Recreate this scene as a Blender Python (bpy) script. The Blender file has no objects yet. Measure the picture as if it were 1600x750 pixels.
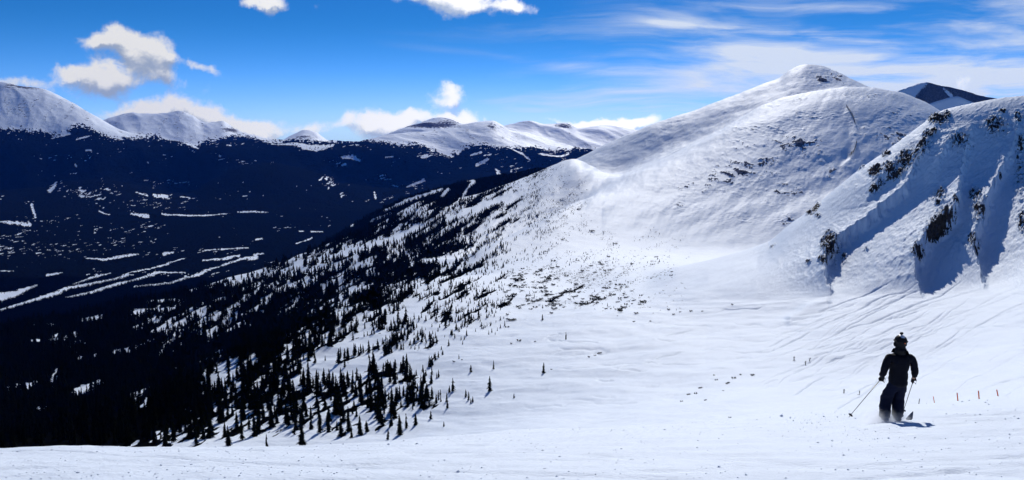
import bpy, bmesh, math, random
import numpy as np
from mathutils import Vector, Matrix

SC = bpy.context.scene
COL = SC.collection
R = math.radians
# ------------------------------------------------------------------ camera
FPX, CX, CY = 1256.0, 800.0, 375.0          # focal length and centre for a 1600 px wide frame
PITCH = R(7.7)
cp, sp = math.cos(PITCH), math.sin(PITCH)
cam = bpy.data.cameras.new('camera'); camo = bpy.data.objects.new('camera', cam); COL.objects.link(camo)
cam.sensor_width = 36.0; cam.lens = 36.0 * FPX / 1600.0
cam.clip_start = 0.1; cam.clip_end = 60000
camo.location = (0, 0, 0); camo.rotation_euler = (R(90) - PITCH, 0, 0)
SC.camera = camo
# ------------------------------------------------------------------ exposure, sun, sky
SC.view_settings.view_transform = 'Standard'; SC.view_settings.look = 'None'
SC.view_settings.gamma = 1.0; SC.view_settings.use_curve_mapping = False
SC.view_settings.exposure = -0.35
SC.cycles.use_denoising = True; SC.cycles.use_adaptive_sampling = True; SC.cycles.adaptive_threshold = 0.03
SC.cycles.max_bounces = 6; SC.cycles.diffuse_bounces = 3; SC.cycles.volume_bounces = 3
SC.cycles.transparent_max_bounces = 8
SUN_EL, SUN_AZ = R(32), R(11)               # azimuth measured clockwise from +Y (the way the camera looks)
sun = bpy.data.lights.new('sun', 'SUN'); sun.energy = 4.6; sun.angle = R(0.5); sun.color = (1.0, 0.975, 0.93)
suno = bpy.data.objects.new('sun', sun); COL.objects.link(suno)
sdir = Vector((math.sin(SUN_AZ) * math.cos(SUN_EL), math.cos(SUN_AZ) * math.cos(SUN_EL), math.sin(SUN_EL)))
suno.rotation_euler = sdir.to_track_quat('Z', 'Y').to_euler()
SUNDIR = np.array(sdir)

def st(x, y):
    """pixel of the 1600 px frame -> direction as (X/Y, Z/Y)"""
    u = (np.asarray(x, float) - CX) / FPX; v = -(np.asarray(y, float) - CY) / FPX
    q = cp + v * sp
    return u / q, (-sp + v * cp) / q

def pix(X, Y, Z):
    d = Y * cp - Z * sp; up = Y * sp + Z * cp
    return CX + FPX * X / d, CY - FPX * up / d

class NT:
    """small helper to write node trees"""
    def __init__(s, tree): s.t = tree; s.n = tree.nodes; s.l = tree.links
    def node(s, typ, **kw):
        n = s.n.new(typ)
        for k, v in kw.items(): setattr(n, k, v)
        return n
    def put(s, sock, v):
        if isinstance(v, bpy.types.NodeSocket): s.l.new(v, sock)
        elif v is not None:
            if sock.type == 'RGBA' and len(v) == 3: v = (*v, 1)
            sock.default_value = v
    def m(s, op, a, b=None, c=None, clamp=False):
        n = s.node('ShaderNodeMath', operation=op, use_clamp=clamp)
        for i, v in enumerate((a, b, c)):
            if v is not None: s.put(n.inputs[i], v)
        return n.outputs[0]
    def add(s, a, b): return s.m('ADD', a, b)
    def mul(s, a, b): return s.m('MULTIPLY', a, b)
    def sub(s, a, b): return s.m('SUBTRACT', a, b)
    def step(s, v, lo, hi, a=0.0, b=1.0):
        n = s.node('ShaderNodeMapRange', interpolation_type='SMOOTHSTEP')
        s.put(n.inputs[0], v); s.put(n.inputs[1], lo); s.put(n.inputs[2], hi); s.put(n.inputs[3], a); s.put(n.inputs[4], b)
        return n.outputs[0]
    def mix(s, f, a, b):
        n = s.node('ShaderNodeMix', data_type='RGBA')
        s.put(n.inputs[0], f); s.put(n.inputs[6], a); s.put(n.inputs[7], b)
        return n.outputs[2]
    def noise(s, vec, scale, detail=4, rough=.55, dist=0.0, lac=2.0):
        n = s.node('ShaderNodeTexNoise'); s.put(n.inputs['Vector'], vec)
        n.inputs['Scale'].default_value = scale; n.inputs['Detail'].default_value = detail
        n.inputs['Roughness'].default_value = rough; n.inputs['Distortion'].default_value = dist
        n.inputs['Lacunarity'].default_value = lac
        return n
    def vec(s, x, y, z):
        n = s.node('ShaderNodeCombineXYZ'); s.put(n.inputs[0], x); s.put(n.inputs[1], y); s.put(n.inputs[2], z)
        return n.outputs[0]
    def mapping(s, vec, loc=(0, 0, 0), rot=(0, 0, 0), scale=(1, 1, 1)):
        n = s.node('ShaderNodeMapping'); s.put(n.inputs[0], vec)
        n.inputs[1].default_value = loc; n.inputs[2].default_value = rot; n.inputs[3].default_value = scale
        return n.outputs[0]

# ---- sky: Nishita, with cirrus and cumulus laid out by direction
wd = bpy.data.worlds.new('World'); SC.world = wd; wd.use_nodes = True
W = NT(wd.node_tree); W.n.clear()
tc = W.node('ShaderNodeTexCoord')
sx = W.node('ShaderNodeSeparateXYZ'); W.put(sx.inputs[0], tc.outputs['Generated'])
sky = W.node('ShaderNodeTexSky', sky_type='NISHITA')
sky.sun_disc = False; sky.sun_elevation = SUN_EL; sky.sun_rotation = SUN_AZ
sky.altitude = 3700; sky.air_density = 1.0; sky.dust_density = 0.3; sky.ozone_density = 3.0
hs = W.node('ShaderNodeHueSaturation'); hs.inputs['Saturation'].default_value = 1.25; hs.inputs['Value'].default_value = 1.0
W.put(hs.inputs['Color'], sky.outputs[0])
tn = W.node('ShaderNodeMix', data_type='RGBA', blend_type='MULTIPLY'); tn.inputs[0].default_value = 1.0
W.put(tn.inputs[6], hs.outputs[0]); W.put(tn.inputs[7], W.mix(W.step(W.m('DIVIDE', sx.outputs[2], 1.0), .14, .0), (.24, .72, 1.08), (.72, 1.05, 1.75))); skycol = tn.outputs[2]
ysafe = W.m('MAXIMUM', sx.outputs[1], 0.02)
cs_ = W.m('DIVIDE', sx.outputs[0], ysafe); ct_ = W.m('DIVIDE', sx.outputs[2], ysafe)
front = W.step(sx.outputs[1], 0.05, 0.3)
P = W.vec(cs_, ct_, 0.0)
warp = W.noise(P, 9.0, 6, .6)
ws = W.node('ShaderNodeSeparateColor'); W.put(ws.inputs[0], warp.outputs['Color'])
def warped(amt, ds=0.0, dt=0.0):
    s_ = W.add(W.add(cs_, ds), W.mul(W.sub(ws.outputs[0], .5), amt))
    t_ = W.add(W.add(ct_, dt), W.mul(W.sub(ws.outputs[1], .5), amt))
    return s_, t_
# cumulus: (x, y, rx, ry, strength)
CUM = [(185, 62, 40, 17, 1.05), (230, 72, 38, 18, 1.0), (258, 88, 24, 13, .9), (150, 60, 22, 11, .75), (150, 108, 36, 18, 1.0), (185, 125, 42, 15, .95), (108, 112, 28, 9, .7), (248, 118, 20, 20, .95), (215, 100, 18, 14, .5),
       (322, 103, 21, 10, .95), (300, 140, 34, 16, .42), (225, 172, 62, 14, 1.0), (300, 176, 60, 14, .9), (380, 190, 55, 12, .9), (310, 192, 110, 9, .5),
       (30, 128, 55, 9, .8), (85, 145, 45, 11, .6), (420, 6, 28, 13, .85), (400, 10, 22, 8, .5), (495, 20, 14, 10, .35), (680, 5, 52, 20, .95), (745, 8, 62, 17, .95), (810, 8, 26, 12, .6), (640, -5, 40, 14, .6),
       (706, 152, 24, 14, 1.0), (575, 190, 34, 17, 1.05), (612, 192, 40, 12, .75), (645, 184, 24, 12, .8), (700, 183, 36, 11, .75), (740, 186, 28, 9, .6), (565, 212, 110, 9, .3), (640, 205, 60, 10, .4), (480, 208, 70, 10, .35),
       (945, 196, 52, 9, 1.2), (990, 198, 40, 9, 1.1), (885, 196, 34, 6, .6), (430, 205, 45, 9, .4), (1512, 130, 16, 9, .5), (840, 190, 20, 5, .4)]
def cumulus(ds=0.0, dt=0.0, amt=.075):
    s_, t_ = warped(amt, ds, dt)
    tot = None
    for (x, y, rx, ry, k) in CUM:
        s0, t0 = [float(q) for q in st(x, y)]
        a = W.mul(W.sub(s_, s0), FPX / rx * .86); b = W.mul(W.sub(t_, t0), FPX / ry * .86)
        d2 = W.add(W.mul(a, a), W.mul(b, b))
        g = W.mul(W.m('EXPONENT', W.mul(d2, -1.0)), k)
        tot = g if tot is None else W.add(tot, g)
    return tot
def ctex(loc):
    Q = W.mapping(P, loc=loc)
    a = W.noise(Q, 30.0, 9, .60, .3).outputs['Fac']; b = W.noise(Q, 10.0, 4, .5).outputs['Fac']
    return W.add(W.mul(W.sub(a, .5), 1.9), W.mul(W.sub(b, .5), 1.1))
tex = ctex((0, 0, 0)); body = cumulus()
dens = W.add(body, tex)
cmask = W.mul(W.mul(W.step(dens, .36, 1.12), W.step(body, .04, .3)), front)
body2 = cumulus(-.003, .012)
dens2 = W.add(body2, ctex((-.003, .012, 0)))
shade = W.step(W.add(W.mul(W.sub(dens2, dens), .9), W.mul(W.m('MINIMUM', body2, 1.2), .55)), .12, 1.0)
crl = W.mix(shade, (1.0, 1.0, 1.0), (.40, .49, .66))
thick = W.step(ct_, -.02, .14)
# brighter towards the sun on the right
rightw = W.step(cs_, -.5, .15)
cb = W.node('ShaderNodeBackground'); W.put(cb.inputs[0], crl); W.put(cb.inputs[1], W.add(1.02, W.mul(rightw, .5)))
# cirrus
tilt = W.mapping(P, rot=(0, 0, R(7)), scale=(1.3, 15, 1))
wv = W.noise(P, 2.2, 3, .5)
tw = W.node('ShaderNodeVectorMath', operation='ADD'); W.put(tw.inputs[0], tilt)
sc_ = W.node('ShaderNodeVectorMath', operation='SCALE'); W.put(sc_.inputs[0], wv.outputs['Color']); sc_.inputs['Scale'].default_value = 1.0
W.put(tw.inputs[1], sc_.outputs[0])
ci = W.noise(tw.outputs[0], 2.1, 9, .58, .25).outputs['Fac']
side = W.step(cs_, -.22, .30)
low = W.step(ct_, .16, .0)
cov = W.add(W.mul(side, .16), W.mul(W.mul(side, low), .20))
cim = W.mul(W.step(W.add(ci, cov), .56, 1.02), W.mul(side, .95))
# bright bands low on the right, and one thin streak high up
def band(x0, y0, x1, y1, w, k, xa, xb):
    s0, t0 = [float(q) for q in st(x0, y0)]; s1, t1 = [float(q) for q in st(x1, y1)]
    sl = (t1 - t0) / (s1 - s0)
    bend = W.mul(W.sub(wv.outputs['Fac'], .5), .03)
    d = W.mul(W.sub(W.add(ct_, bend), W.add(t0, W.mul(W.sub(cs_, s0), sl))), FPX / w)
    g = W.mul(W.m('EXPONENT', W.mul(W.mul(d, d), -1.0)), k)
    sa, sb = float(st(xa, 300)[0]), float(st(xb, 300)[0])
    return W.mul(g, W.mul(W.step(cs_, sa, sa + .12), W.step(cs_, sb, sb - .12)))
bands = None
for a in [(740, 168, 1100, 172, 16, .95, 690, 1320), (990, 36, 1400, 72, 6, .85, 940, 1520), (830, 106, 1030, 116, 7, .6, 780, 1120), (830, 140, 1150, 145, 9, .4, 780, 1250), (1250, 100, 1600, 118, 26, .75, 1020, 1900),
          (1400, 150, 1650, 160, 22, .6, 1250, 2000), (1000, 10, 1500, 25, 10, .3, 850, 1600), (1300, 45, 1650, 30, 16, .35, 1150, 1900), (620, 70, 800, 95, 5, .22, 570, 900)]:
    g = band(*a); bands = g if bands is None else W.add(bands, g)
bn = W.mul(bands, W.step(ci, .34, .74))
cirr = W.m('MINIMUM', W.mul(W.add(cim, bn), front), .93)
hz = W.mul(W.mul(W.step(ct_, .075, -.02), W.step(cs_, -.75, .1)), .38)
cirr = W.m('MAXIMUM', cirr, W.mul(hz, front))
ib = W.node('ShaderNodeBackground'); W.put(ib.inputs[0], (.80, .88, 1.0)); W.put(ib.inputs[1], W.add(.80, W.mul(rightw, .35)))
sb_ = W.node('ShaderNodeBackground'); W.put(sb_.inputs[0], skycol); sb_.inputs[1].default_value = 0.088
m1 = W.node('ShaderNodeMixShader'); W.put(m1.inputs[0], cirr); W.put(m1.inputs[1], sb_.outputs[0]); W.put(m1.inputs[2], ib.outputs[0])
m2 = W.node('ShaderNodeMixShader'); W.put(m2.inputs[0], cmask); W.put(m2.inputs[1], m1.outputs[0]); W.put(m2.inputs[2], cb.outputs[0])
wo = W.node('ShaderNodeOutputWorld'); W.put(wo.inputs[0], m2.outputs[0])
wd.cycles.sampling_method = 'MANUAL'; wd.cycles.sample_map_resolution = 1024

# ------------------------------------------------------------------ numeric helpers
def _hash(ix, iy, seed):
    h = (ix.astype(np.uint32) * np.uint32(374761393) + iy.astype(np.uint32) * np.uint32(668265263) + np.uint32((seed * 974634777) & 0xffffffff))
    h = (h ^ (h >> np.uint32(13))) * np.uint32(1274126177)
    h = h ^ (h >> np.uint32(16))
    return h
def gnoise(x, y, seed=0):
    """2-D gradient noise, about -1..1"""
    x = np.asarray(x, float); y = np.asarray(y, float)
    xi = np.floor(x); yi = np.floor(y); fx = x - xi; fy = y - yi
    xi = xi.astype(np.int64); yi = yi.astype(np.int64)
    u = fx * fx * fx * (fx * (fx * 6 - 15) + 10); v = fy * fy * fy * (fy * (fy * 6 - 15) + 10)
    def g(dx, dy):
        a = _hash(xi + dx, yi + dy, seed).astype(np.float64) * (2 * math.pi / 4294967296.0)
        return np.cos(a) * (fx - dx) + np.sin(a) * (fy - dy)
    a = g(0, 0); b = g(1, 0); c = g(0, 1); d = g(1, 1)
    return 1.5 * ((a + (b - a) * u) * (1 - v) + (c + (d - c) * u) * v)
def fbm(x, y, octv=4, seed=0, gain=.5):
    t = 0; a = 1; n = 0
    for i in range(octv):
        t = t + a * gnoise(x * 2 ** i + 17.3 * i, y * 2 ** i - 9.1 * i, seed + i); n += a; a *= gain
    return t / n
def ridged(x, y, octv=4, seed=0, gain=.5):
    t = 0; a = 1; n = 0
    for i in range(octv):
        t = t + a * (1 - 2 * np.abs(gnoise(x * 2 ** i + 17.3 * i, y * 2 ** i - 9.1 * i, seed + i))); n += a; a *= gain
    return t / n
def sst(v, a, b):
    t = np.clip((v - a) / (b - a), 0, 1); return t * t * (3 - 2 * t)
def pchip(xk, yk, x):
    xk = np.asarray(xk, float); yk = np.asarray(yk, float); h = np.diff(xk); d = np.diff(yk) / h
    m = np.zeros_like(yk)
    w1 = 2 * h[1:] + h[:-1]; w2 = h[1:] + 2 * h[:-1]
    ok = d[1:] * d[:-1] > 0
    with np.errstate(all='ignore'):
        m[1:-1] = np.where(ok, (w1 + w2) / (w1 / d[:-1] + w2 / d[1:]), 0)
    m[0] = d[0]; m[-1] = d[-1]
    xc = np.clip(x, xk[0], xk[-1]); i = np.clip(np.searchsorted(xk, xc, 'right') - 1, 0, len(h) - 1)
    t = (xc - xk[i]) / h[i]; t2 = t * t; t3 = t2 * t
    return (2 * t3 - 3 * t2 + 1) * yk[i] + (t3 - 2 * t2 + t) * h[i] * m[i] + (-2 * t3 + 3 * t2) * yk[i + 1] + (t3 - t2) * h[i] * m[i + 1]

def link_mesh(name, V, F, mat, parent=None, smooth=True, attrs=None, matidx=None):
    """V (n,3), F (m,k) arrays -> one mesh object"""
    me = bpy.data.meshes.new(name); V = np.asarray(V, np.float32); F = np.asarray(F, np.int32)
    me.vertices.add(len(V)); me.vertices.foreach_set('co', V.ravel())
    k = F.shape[1]
    me.loops.add(F.size); me.loops.foreach_set('vertex_index', F.ravel())
    me.polygons.add(len(F)); me.polygons.foreach_set('loop_start', np.arange(0, F.size, k, dtype=np.int32))
    me.update(calc_edges=True)
    me.polygons.foreach_set('use_smooth', np.full(len(F), smooth))
    for m_ in (mat if isinstance(mat, (list, tuple)) else [mat]): me.materials.append(m_)
    if matidx is not None: me.polygons.foreach_set('material_index', np.asarray(matidx, np.int32))
    for nm, a in (attrs or {}).items():
        at = me.attributes.new(nm, 'FLOAT', 'POINT'); at.data.foreach_set('value', np.asarray(a, np.float32).ravel())
    o = bpy.data.objects.new(name, me); COL.objects.link(o)
    if parent is not None: o.parent = parent
    return o
def tag(o, label=None, cat=None, group=None, kind=None):
    if label: o['label'] = label
    if cat: o['category'] = cat
    if group: o['group'] = group
    if kind: o['kind'] = kind
    return o
def empty(name, loc, label=None, cat=None, group=None, rz=0):
    o = bpy.data.objects.new(name, None); COL.objects.link(o); o.location = loc; o.rotation_euler = (0, 0, rz)
    o.empty_display_size = .2
    return tag(o, label, cat, group)

# ------------------------------------------------------------------ materials
def pmat(name, color, rough=.6, spec=.3, metal=0.0, bump=0.0, bscale=20.0, vary=0.0):
    m = bpy.data.materials.new(name); m.use_nodes = True; N = NT(m.node_tree)
    b = N.n['Principled BSDF']
    N.put(b.inputs['Base Color'], color); b.inputs['Roughness'].default_value = rough; b.inputs['Metallic'].default_value = metal
    b.inputs['Specular IOR Level'].default_value = spec
    tcn = N.node('ShaderNodeTexCoord')
    nz = N.noise(tcn.outputs['Object'], bscale, 4, .6)
    if vary: N.put(b.inputs['Base Color'], N.mix(nz.outputs['Fac'], tuple(c * (1 - vary) for c in color), tuple(min(1, c * (1 + vary)) for c in color)))
    if bump:
        bp = N.node('ShaderNodeBump'); bp.inputs['Strength'].default_value = .8; bp.inputs['Distance'].default_value = bump
        N.put(bp.inputs['Height'], nz.outputs['Fac']); N.put(b.inputs['Normal'], bp.outputs[0])
    return m
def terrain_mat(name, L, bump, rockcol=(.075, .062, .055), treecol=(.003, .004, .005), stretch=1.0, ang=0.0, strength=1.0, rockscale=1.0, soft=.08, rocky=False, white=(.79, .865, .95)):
    """snow with rock, far trees and shade painted under near stands where the terrain's own masks say so; L = metres of the finest visible ripple"""
    m = bpy.data.materials.new(name); m.use_nodes = True; N = NT(m.node_tree)
    b = N.n['Principled BSDF']; b.inputs['Roughness'].default_value = .65; b.inputs['Specular IOR Level'].default_value = .18
    geo = N.node('ShaderNodeNewGeometry').outputs['Position']
    n1 = N.noise(N.mapping(geo, rot=(0, 0, ang), scale=(1, stretch, 1)), 1 / L, 5, .6, .3).outputs['Fac']
    n2 = N.noise(geo, 1 / (L * 9), 4, .5).outputs['Fac']
    fine = N.noise(geo, rockscale * 1.2 / L, 4, .65).outputs['Fac']
    rk = N.node('ShaderNodeAttribute', attribute_name='rock').outputs['Fac']
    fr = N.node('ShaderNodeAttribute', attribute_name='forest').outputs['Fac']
    snow = N.mix(N.step(n2, .3, .7), tuple(c * .965 for c in white), white)
    rockv = N.mix(N.step(fine, .35, .65), tuple(c * .55 for c in rockcol), tuple(c * 1.5 for c in rockcol))
    rf = N.step(N.add(rk, N.mul(N.sub(fine, .5), 1.1)), .42, .60)
    if rocky:      # snow lies on the ledges, bare rock on the steep faces
        gn = N.node('ShaderNodeNewGeometry'); sn = N.node('ShaderNodeSeparateXYZ'); N.put(sn.inputs[0], gn.outputs['Normal'])
        rf = N.mul(rf, N.step(sn.outputs[2], .93, .76))
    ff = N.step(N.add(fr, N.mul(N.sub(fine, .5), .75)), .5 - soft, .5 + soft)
    c = N.mix(rf, snow, rockv)
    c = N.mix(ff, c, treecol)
    N.put(b.inputs['Specular IOR Level'], N.mul(N.sub(1.0, N.m('MAXIMUM', rf, ff)), .15))
    N.put(b.inputs['Base Color'], c)
    h = N.add(N.mul(n1, 1.0), N.mul(fine, .25))
    h = N.add(h, N.mul(N.mul(rf, fine), 2.0))
    h = N.add(h, N.mul(N.mul(ff, fine), 3.0))
    bp = N.node('ShaderNodeBump'); bp.inputs['Strength'].default_value = strength; bp.inputs['Distance'].default_value = bump
    N.put(bp.inputs['Height'], h); N.put(b.inputs['Normal'], bp.outputs[0])
    return m
# ------------------------------------------------------------------ the lie of the land
# every curve: (x, y, distance) as surveyed from the photograph's station; between them the ground is interpolated in real space
S_OUT = 1.0
def curve(pts):
    pts = sorted(pts); x = np.array([p[0] for p in pts], float); y = np.array([p[1] for p in pts], float); Y = np.array([p[2] for p in pts], float)
    s, t = st(x, y); o = np.argsort(s); return s[o], t[o], np.log(Y[o])
def flat(z, Y): return ('z', z, Y)
K = [
 ('g0', flat(-1.62, .4), 0),
 ('g1', [(-500, 752, 8), (0, 752, 8), (800, 751, 8), (1600, 746, 8), (2100, 735, 8)], 60),
 ('crest0', [(-500, 709, 14), (0, 703, 14), (100, 701, 14), (200, 702.5, 14), (300, 701, 14), (400, 699, 15), (500, 695, 16), (600, 690, 17), (700, 682, 19), (800, 675, 21), (900, 671, 23), (1000, 667, 25), (1100, 663, 28), (1200, 655, 30), (1300, 653, 23), (1400, 652, 17.5), (1500, 648, 17.5), (1600, 642, 18), (2100, 615, 18)], 90),
 ('d60', [(-500, 815, 60), (0, 812, 60), (400, 800, 60), (600, 755, 60), (800, 697, 60), (1000, 672, 60), (1100, 659, 60), (1200, 646, 60), (1300, 640, 60), (1400, 634, 60), (1500, 627, 60), (1600, 616, 60), (2100, 580, 60)], 40),
 ('e150', [(-500, 800, 150), (0, 800, 150), (400, 785, 150), (500, 765, 150), (600, 735, 150), (700, 704, 150), (800, 682, 150), (1000, 658, 150), (1200, 628, 150), (1300, 624, 150), (1400, 618, 150), (1500, 610, 150), (1600, 592, 150), (2100, 530, 150)], 60),
 ('f300', [(-500, 725, 300), (0, 722, 300), (200, 712, 300), (300, 706, 300), (400, 701, 300), (500, 692, 300), (600, 678, 300), (700, 655, 300), (800, 632, 300), (1000, 598, 300), (1200, 574, 300), (1300, 568, 300), (1400, 556, 300), (1500, 535, 290), (1600, 508, 280), (2100, 440, 270)], 110),
 ('h420', [(-500, 722, 400), (0, 706, 400), (200, 676, 400), (300, 650, 400), (400, 632, 400), (500, 612, 400), (600, 588, 410), (700, 560, 420), (800, 532, 445), (1000, 500, 480), (1100, 495, 470), (1200, 488, 460), (1260, 482, 450), (1300, 478, 435), (1380, 470, 425), (1450, 464, 418), (1520, 455, 410), (1600, 436, 400), (2100, 370, 390)], 110),
 ('hm', [(-500, 722, 430), (0, 696, 440), (200, 652, 450), (300, 615, 460), (400, 582, 470), (500, 545, 510), (600, 505, 560), (700, 475, 620), (800, 470, 640), (1000, 470, 590), (1100, 450, 560), (1200, 428, 540), (1300, 390, 530), (1400, 340, 515), (1500, 310, 505), (1600, 290, 500), (2100, 230, 490)], 130),
 ('crest1', [(-500, 735, 460), (0, 692, 480), (100, 670, 490), (200, 640, 500), (320, 583, 520), (400, 543, 550), (500, 498, 620), (600, 456, 720), (700, 431, 820), (760, 432, 850), (800, 433, 860), (900, 440, 850), (1000, 440, 740), (1060, 425, 700), (1130, 405, 690), (1200, 381, 670), (1235, 352, 655), (1270, 327, 640), (1310, 293, 630), (1350, 263, 620), (1400, 228, 610), (1435, 199, 605), (1470, 174, 600), (1500, 165, 600), (1540, 157, 600), (1600, 150, 600), (1800, 140, 600), (2100, 142, 600)], 170),
 ('dip1', [(-500, 760, 620), (0, 722, 650), (200, 690, 680), (320, 640, 690), (400, 600, 720), (500, 550, 800), (600, 500, 900), (680, 450, 950), (760, 424, 980), (850, 414, 1000), (900, 414, 1000), (1000, 415, 960), (1060, 412, 940), (1130, 410, 930), (1200, 420, 900), (1350, 420, 860), (1600, 400, 850), (2100, 380, 850)], 40),
 ('c1', [(-500, 650, 950), (0, 620, 950), (200, 600, 960), (320, 575, 980), (400, 535, 1000), (500, 488, 1050), (600, 445, 1120), (680, 425, 1130), (730, 418, 1110), (760, 410, 1130), (800, 402, 1170), (900, 388, 1230), (1000, 388, 1280), (1100, 391, 1350), (1200, 395, 1350), (1350, 390, 1300), (1600, 370, 1300), (2100, 350, 1300)], 110),
 ('shoulder', [(-500, 590, 1150), (0, 560, 1200), (200, 535, 1250), (400, 490, 1300), (500, 458, 1330), (600, 425, 1330), (680, 408, 1270), (720, 404, 1230), (745, 393, 1230), (765, 384, 1250), (800, 367, 1330), (835, 349, 1420), (870, 331, 1500), (910, 314, 1620), (960, 300, 1700), (1000, 306, 1650), (1100, 316, 1610), (1200, 317, 1600), (1350, 312, 1580), (1600, 315, 1560), (2100, 320, 1600)], 160),
 ('gully', [(-500, 560, 1350), (0, 530, 1400), (200, 500, 1430), (400, 455, 1480), (500, 430, 1500), (600, 402, 1500), (680, 400, 1400), (720, 406, 1360), (745, 412, 1370), (800, 388, 1490), (870, 352, 1680), (910, 318, 1800), (960, 281, 1900), (1000, 268, 1930), (1077, 245, 1930), (1200, 212, 1900), (1350, 197, 1890), (1600, 270, 1850), (2100, 300, 1800)], 70),
 ('cm', [(-500, 535, 1530), (0, 522, 1560), (200, 488, 1600), (400, 442, 1680), (500, 407, 1700), (600, 375, 1750), (700, 345, 1770), (760, 330, 1800), (800, 320, 1850), (870, 285, 1980), (910, 264, 2060), (960, 277, 2120), (1000, 264, 2100), (1077, 231, 2070), (1200, 176, 2050), (1350, 151, 2050), (1440, 172, 2050), (1600, 250, 2000), (2100, 300, 1900)], 90),
 ('crest2', [(-500, 525, 1700), (0, 508, 1700), (100, 492, 1750), (200, 470, 1800), (300, 448, 1850), (400, 424, 1900), (450, 403, 1930), (500, 385, 1950), (560, 362, 2000), (600, 346, 2030), (660, 317, 2080), (700, 312, 2120), (733, 307, 2150), (800, 286, 2200), (850, 265, 2260), (895, 247.5, 2300), (925, 259, 2300), (955, 274, 2300), (1000, 262, 2270), (1077, 227, 2240), (1140, 194, 2220), (1200, 160, 2200), (1240, 147, 2200), (1300, 138.5, 2200), (1350, 135.5, 2200), (1400, 142, 2200), (1440, 157, 2200), (1470, 174, 2200), (1600, 235, 2200), (2100, 300, 2000)], 90),
 ('dip2', [(-500, 550, 2200), (300, 545, 2200), (400, 525, 2250), (500, 430, 2450), (600, 385, 2550), (700, 340, 2600), (800, 300, 2600), (870, 273, 2600), (910, 262, 2550), (955, 279, 2480), (1000, 258, 2480), (1077, 228, 2480), (1140, 197, 2480), (1200, 165, 2480), (1240, 155, 2480), (1300, 143, 2480), (1350, 141, 2480), (1400, 150, 2480), (1470, 185, 2480), (1600, 240, 2480), (2100, 300, 2480)], 30),
 ('crest3', [(-500, 520, 2700), (300, 520, 2700), (400, 490, 2800), (450, 430, 3000), (500, 385, 3100), (560, 346, 3200), (600, 325, 3200), (650, 305, 3200), (700, 290, 3150), (760, 277, 3100), (800, 270, 3050), (840, 263, 3000), (870, 261, 2950), (905, 246, 2880), (925, 236, 2850), (960, 219, 2850), (1000, 202, 2850), (1050, 183, 2850), (1100, 167, 2850), (1150, 149, 2850), (1190, 134, 2850), (1215, 125, 2850), (1240, 109, 2850), (1262, 101, 2850), (1280, 102, 2850), (1310, 112, 2850), (1350, 133, 2850), (1400, 150, 2850), (1470, 190, 2850), (1600, 240, 2850), (2100, 300, 2850)], 100),
 ('back3', flat(-705, 4050), 100),
 ('v1', flat(-712, 5200), 110),
 ('v2', [(-500, 334, 6800), (0, 334, 6800), (300, 333, 6850), (700, 330, 7000), (2100, 330, 7000)], 70),
 ('e0', [(-500, 285, 8600), (-60, 300, 8600), (0, 303, 8500), (60, 298, 8400), (110, 286, 8400), (165, 283, 8400), (220, 294, 8500), (285, 306, 8600), (330, 285, 8700), (380, 264, 8800), (430, 258, 8900), (480, 270, 8900), (540, 292, 8800), (610, 298, 8800), (680, 288, 8800), (760, 272, 8900), (900, 270, 9000), (2100, 290, 9000)], 60),
 ('e0d', [(-500, 290, 9200), (-60, 307, 9200), (0, 310, 9150), (60, 306, 9100), (110, 296, 9100), (165, 293, 9100), (220, 303, 9150), (285, 312, 9200), (330, 292, 9300), (380, 272, 9350), (430, 267, 9400), (480, 278, 9400), (540, 298, 9350), (610, 303, 9350), (680, 292, 9400), (760, 276, 9450), (900, 275, 9500), (2100, 290, 9500)], 16),
 ('tree', [(-500, 235, 10300), (0, 228, 10300), (150, 230, 10300), (250, 236, 10300), (350, 232, 10300), (450, 238, 10300), (600, 238, 10300), (700, 248, 10300), (800, 240, 10300), (900, 244, 10300), (2100, 250, 10300)], 70),
 ('crest4', [(-500, 150, 12000), (-200, 140, 12800), (0, 130, 12800), (25, 135, 12800), (60, 139, 12800), (100, 155, 12700), (130, 171, 12500), (160, 189, 12300), (190, 204, 12000), (250, 219, 11500), (300, 228, 11500), (350, 223, 11500), (400, 224, 11500), (430, 221, 11500), (480, 224, 11500), (540, 229, 11500), (570, 223, 11700), (600, 214, 12000), (640, 209, 12000), (680, 206, 12000), (720, 197, 12000), (750, 190, 12000), (770, 188, 12000), (782, 193, 12000), (800, 203, 12000), (820, 206, 12000), (850, 216, 12000), (900, 231, 11500), (950, 240, 11500), (1000, 245, 11500), (2100, 250, 11500)], 100),
 ('dip4', [(-500, 200, 13900), (0, 190, 13900), (100, 200, 13800), (200, 215, 13300), (400, 235, 13000), (550, 235, 13000), (700, 222, 13300), (800, 222, 13300), (900, 240, 13000), (1000, 250, 13000), (2100, 250, 13000)], 25),
 ('crest5', [(-500, 200, 15000), (-100, 185, 15000), (0, 180, 15000), (140, 191, 15000), (172, 186, 15000), (200, 182, 15000), (240, 179, 15000), (262, 175, 15000), (278, 173, 15000), (300, 181, 15000), (320, 191, 15000), (345, 190, 15000), (370, 205, 15000), (400, 213, 15000), (435, 221, 15000), (455, 211, 15000), (475, 204, 15000), (492, 208, 15000), (515, 222, 15000), (560, 226, 15000), (600, 214, 15000), (640, 197, 15000), (680, 187, 15000), (700, 190, 15000), (725, 197, 15000), (760, 203, 15000), (800, 198, 15000), (830, 193, 15000), (850, 197, 15000), (880, 195, 15000), (905, 205, 15000), (940, 200, 15000), (1000, 207, 15000), (1100, 214, 15000), (2100, 218, 15000)], 70),
 ('back5', flat(-500, 17500), 15),
]
names = [k[0] for k in K]
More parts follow.
